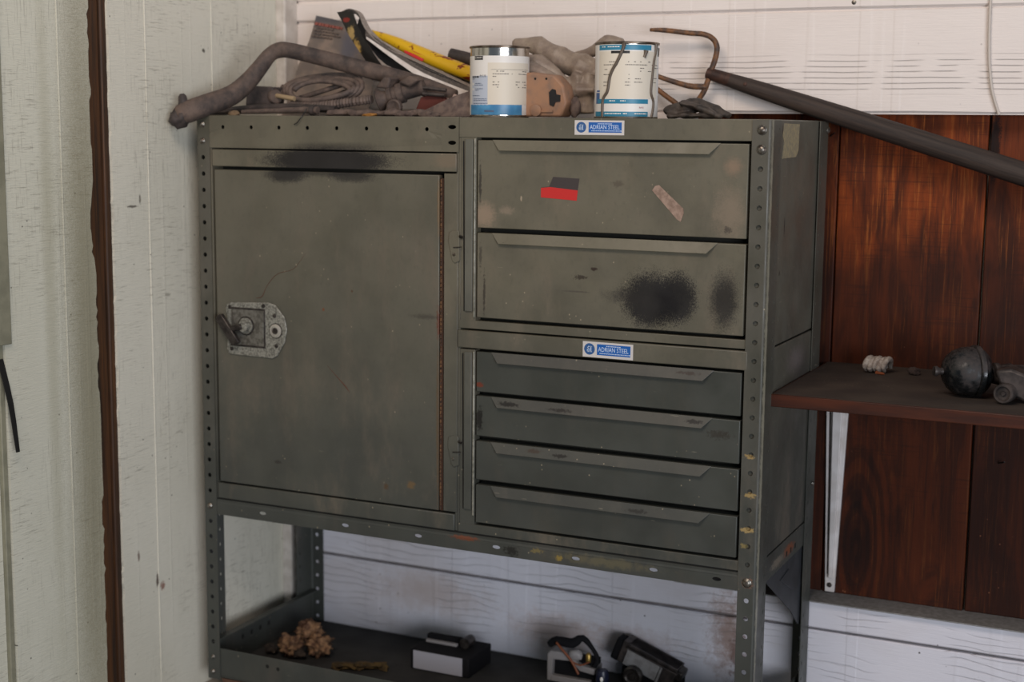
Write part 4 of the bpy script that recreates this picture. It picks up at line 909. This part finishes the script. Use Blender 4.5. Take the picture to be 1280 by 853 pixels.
# ------------------------------------------------------------------ garden fork
FK = root('garden_fork', (46, 11.4, -2), 'old garden fork with rusty curved tines and dark wooden handle leaning along the wall', 'fork')
hs = Vector((29.15, 11.45, 3.1)); he = Vector((46.8, 11.4, -2.3)); d = (he-hs).normalized()
build('handle', M().tube([hs+d*.0, hs+d*3, hs+d*9, hs+d*18.4, hs+d*30, hs+d*44], [.36,.5,.6,.66,.68,.66], 16, smooth=3), handle_wood, FK, smooth=True, auto=False)
build('ferrule', M().tube([hs-d*.75, hs+d*1, hs+d*3.6], [.34,.42,.5], 16), ferrule, FK, smooth=True)
build('ferrule_rivet', M().lathe(hs+d*1.9+Vector((-.05,-.44,.1)), (0, -1, .2), [(0, .12), (.05, .1), (.07, .02)], 10), ferrule, FK, smooth=True)
tr = [(25.05,10.6,5.86),(26.0,10.8,5.82),(27.3,11.1,5.66),(28.2,11.3,5.58),(28.75,11.4,5.3),(29.0,11.4,4.8),(28.9,11.4,4.1),(28.62,11.4,3.3),(28.3,11.4,2.3),(27.8,11.4,1.6),(27.2,11.3,1.05)]
build('tine', M().tube(tr, [.1,.15,.155,.16,.165,.17,.17,.17,.17,.16,.14], 10, smooth=4), rusty, FK, smooth=True, auto=False)
build('tine', M().tube([(23.0,10.4,4.2),(25.3,10.7,3.22),(26.7,11.0,2.74),(27.6,11.2,2.52),(28.45,11.35,2.5)], [.09,.14,.16,.17,.17], 10, smooth=4), rusty, FK, smooth=True, auto=False)
build('tine', M().tube([(23.4,10.4,4.0),(24.5,10.6,3.2),(25.4,10.8,2.45),(26.4,11.0,1.7),(27.4,11.2,1.1),(27.9,11.35,1.6)], [.09,.13,.15,.16,.16,.16], 10, smooth=4), rusty, FK, smooth=True, auto=False)

build('wall_wire', M().tube([(44.3,12.28,14),(44.35,12.28,7.2),(44.42,12.28,4.6),(44.55,12.28,3.2),(44.75,12.28,2.1),(45.15,12.3,.95)], .085, 8), wire_white, label='thin white wire running down the white siding at the top right', cat='wire', smooth=True)

# ------------------------------------------------------------------ things on the shelf
RP = root('rope_knot', (39.3, 11.6, -13.95), 'small whitish knot of rope on the dusty shelf', 'rope')
a = M()
for i in range(5):
    x = 38.75+.26*i; h = .12*(i % 2)
    a.tube([(x-.1,11.35,-13.8),(x-.12,11.0,-13.5-h),(x+.05,11.2,-13.12-h*.6),(x+.16,11.7,-13.2),(x+.12,12.0,-13.7)], [.12,.17,.18,.16,.12], 8)
build('rope_turns', a, rope_m, RP, smooth=True)
build('orange_end', M().tube([(39.3,11.0,-13.88),(39.8,10.7,-13.87)], [.1,.06], 6), rope_o, RP)
build('clod', M().blob((41.3,11.7,-13.75), (.35,.3,.24), 8, .3), simple('dark_dust_lump','#433733',.95), label='small dark dust lump on the shelf behind the knot of rope', cat='lump', smooth=True)
MO = root('motor_part', (45.5, 7, -13.95), 'dusty black dome-shaped machine part with a knob and side fittings on the shelf', 'machine part')
ax = Vector((.86, .5, -.02)).normalized(); cc = Vector((43.95, 5.25, -12.58))
build('dome', M().lathe(cc, ax, [(-.02,.3),(.1,.62),(.3,.92),(.6,1.15),(.95,1.28),(1.3,1.33),(1.55,1.32),(1.6,1.2)], 32), black_gloss, MO, smooth=True)
build('flange', M().lathe(cc, ax, [(1.58,1.36),(1.65,1.42),(1.85,1.42),(1.9,1.3),(2.1,1.2),(2.35,.95),(2.5,.5)], 32), black_gloss, MO, smooth=True)
build('knob', M().lathe(cc, ax, [(-.5,.1),(-.5,.26),(-.35,.28),(-.2,.18),(0,.2)], 16), dusty_metal, MO, smooth=True)
build('neck', M().lathe(cc, ax, [(2.3,.35),(2.7,.32),(2.75,.5),(3.0,.5),(3.1,.4),(4.6,.42),(4.7,.3),(8,.3)], 18), dusty_metal, MO, smooth=True)
build('clamp_body', M().prism([(46.6,-12.3),(47.4,-12.15),(49.3,-12.8),(49.5,-13.6),(48.2,-13.85),(47.0,-13.4)], 'y', 5.0, 6.4), dusty_metal, MO, bevel=.15)
build('round_fitting', M().lathe((47.3, 5.0, -13.4), (-.2, -1, .05), [(0,.5),(.7,.52),(.75,.48),(.75,.38),(.6,.34),(.6,.12),(.72,.1)], 20), dusty_metal, MO, smooth=True)
build('bright_rod', M().tube([(47.6,7.2,-12.45),(51.5,8.2,-12.4)], .13, 10), steel, MO, smooth=True)
build('upper_lobe', M().blob((47.0, 6.9, -12.8), (1.1,.7,.6), 3, .2, 1.2), dusty_metal, MO, smooth=True)

# ------------------------------------------------------------------ things in the bottom tray
for k, (c_, r_, lab) in enumerate((((2.75,7.0,-34.0),(.85,.75,.62),'crumbly tan foam clump on top of the heap in the tray'),
                                   ((2.45,5.2,-34.6),(.8,.7,.68),'crumbly tan foam clump at the front of the heap in the tray'),
                                   ((4.0,6.2,-34.6),(.85,.75,.65),'crumbly tan foam clump at the right of the heap in the tray'))):
    build('foam_clump', M().blob(c_, r_, 10+k*3, .55, 2.2, 4, flat=-35.28), foam, label=lab, cat='foam', group='foam clumps in the bottom tray', smooth=True, auto=False)
rr = random.Random(21)
for k in range(5):
    x, y = 1.1+.55*k, 4.6+1.6*rr.random()
    build('dry_leaf', M().blob((x, y, -34.95), (.5,.4,.3), 30+k, .6, 2.0, 2, flat=-35.28), leaf_d if k != 2 else cloth_m, label=['dark dry leaf nearest the left rail of the tray','dark dry leaf second from the left rail of the tray','grey-brown scrap in the middle of the dark dry leaves','dark dry leaf just left of the foam heap','dark dry leaf closest to the foam heap'][k], cat='leaf', group='dark dry leaves in the bottom tray')
for k in range(5):
    x, y = 6.6+.6*k, 4.7+.3*k
    build('dry_leaf', M().blob((x, y, -35.1), (.6,.45,.2), 50+k, .6, 2.0, 2, flat=-35.28), leaf_y, label=['yellow-brown leaf touching the right of the foam heap','yellow-brown leaf second from the foam heap','yellow-brown leaf in the middle of the yellowish row','yellow-brown leaf fourth from the foam heap','yellow-brown leaf at the far right of the yellowish row'][k], cat='leaf', group='yellowish dry leaves in the bottom tray')
BX = root('tape_dispenser', (12.8, 8, -35.3), 'low dark box with a blank white label in the cabinet tray', 'box')
build('box_body', M().box(10.7, 15.0, 6.85, 10.2, -35.28, -33.95), dull_black, BX, bevel=.1)
build('white_label', M().box(10.95, 14.55, 6.8, 6.86, -35.2, -34.0), simple('dull_white_label', '#a3a2aa', .7), BX)
build('top_bar', M().box(11.0, 13.3, 8.4, 8.7, -33.95, -33.75), light_grey_plastic, BX, bevel=.05)
build('top_rail_dark', M().box(10.8, 13.8, 8.9, 9.4, -33.95, -33.55), dull_black, BX, bevel=.1)
build('roller', M().lathe((13.9, 8.4, -33.6), (0, 1, 0), [(0, .36), (.9, .36)], 16), dark_steel, BX, smooth=True)
EL = root('broken_fixture', (20.5, 8, -35.3), 'broken light-grey casing with orange wires and a dark loop in the tray', 'fixture')
y = 8.9
build('casing_frame', M().prism([(19.6,-35.28),(19.95,-35.28),(20.0,-33.8),(21.2,-33.75),(21.9,-34.3),(22.9,-34.4),(22.9,-34.0),(21.9,-33.9),(20.9,-33.2),(19.8,-33.25),(19.6,-33.5)], 'y', y, y+1.4), light_grey_plastic, EL, bevel=.08)
build('black_interior', M().box(19.8, 22.8, y+.4, y+1.4, -35.2, -33.6), dull_black, EL, bevel=.05)
build('lower_lip', M().box(19.9, 22.6, y-.02, y+.4, -35.25, -34.85), light_grey_plastic, EL, bevel=.05)
build('dark_loop', M().tube([(19.6,9.3,-33.0),(20.1,9.3,-32.65),(21.2,9.3,-32.65),(21.9,9.3,-32.2),(22.6,9.3,-32.8),(22.95,9.3,-33.5),(22.6,9.3,-34.1)], [.22,.3,.34,.22,.14,.16,.16], 10), dull_black, EL, smooth=True)
build('orange_wires', M().tube([(20.3,8.8,-32.6),(20.8,8.7,-33.0),(21.4,8.7,-33.6),(21.9,8.7,-34.4)], .08, 8).tube([(21.4,8.7,-33.6),(22.0,8.7,-33.8),(22.6,8.8,-33.5)], .05, 8), orange_wire, EL, smooth=True)
build('brass_clip', M().lathe((22.45,9.0,-33.6), (0,0,1), [(0,.16),(.5,.18),(.6,.1)], 12), brass, EL, smooth=True)
build('pale_lens', M().blob((21.5,9.1,-33.3), (.5,.3,.38), 6, .15), light_grey_plastic, EL, smooth=True)
BL = root('small_torch', (23.6, 8.6, -35.3), 'blue-black plastic piece with a small bright button in the tray', 'torch')
build('torch_body', M().lathe((23.5, 8.8, -35.28), (0, 0, 1), [(0,.4),(.7,.42),(1.1,.42),(1.4,.32),(1.45,.15)], 16), blue_black, BL, smooth=True)
build('bright_button', M().blob((23.62, 8.36, -34.35), (.11,.08,.17), 1, .0), simple('white_button', '#f2efe9', .3), BL, smooth=True)
TX = root('metal_caddy', (26, 10, -35.3), 'tilted grey metal box with a round fitting leaning at the wall in the tray', 'metal box')
rot = math.radians(-20)
def rp(u, w, y, o=(24.5, -32.5)): return (o[0]+u*math.cos(rot)-w*math.sin(rot), y, o[1]+u*math.sin(rot)+w*math.cos(rot))
def rbox(a, u0, u1, w0, w1, y0, y1, mi=0):
    v = [rp(u, w, y) for u in (u0, u1) for y in (y0, y1) for w in (w0, w1)]
    return a.add(v, [(0,1,3,2),(4,6,7,5),(0,4,5,1),(2,3,7,6),(0,2,6,4),(1,5,7,3)], mi)
build('box_shell', rbox(M(), -.3, 3.6, -1.5, 0, 10.6, 12.0), dusty_metal, TX, bevel=.06)
build('front_plate', rbox(M(), .15, 2.5, -1.45, -.35, 10.5, 10.65), mid_grey_metal, TX, bevel=.05)
build('top_channel', rbox(rbox(M(), .1, 3.7, -.3, -.2, 10.35, 10.7), .1, 3.6, -.12, .0, 10.5, 11.8), dusty_metal, TX, bevel=.03)
build('rim_strip', rbox(rbox(M(), .1, 2.65, -.36, -.28, 10.42, 10.6), 2.55, 2.68, -1.5, -.3, 10.42, 10.6), mid_grey_metal, TX, bevel=.03)
build('side_grip', rbox(M(), -.8, -.25, -1.6, -.1, 10.7, 11.8), dull_black, TX, bevel=.12)
build('end_cap', rbox(M(), 3.5, 4.0, -.75, -.1, 10.6, 11.8), dark_steel, TX, bevel=.12)
build('round_fitting', M().lathe((25.0, 10.4, -34.5), (0, -1, 0), [(0,.65),(.3,.65),(.35,.52),(.25,.42),(.25,.25),(.4,.2)], 22), dark_steel, TX, smooth=True)
build('stand', M().box(24.0, 28.0, 10.8, 11.8, -35.28, -34.2), dull_black, TX, bevel=.1)
for nm in ('small_print', 'band_print', 'panel_print', 'cover_print'):
    for o in bpy.data.objects:
        if o.name.split('.')[0] == nm: o['kind'] = 'stuff'
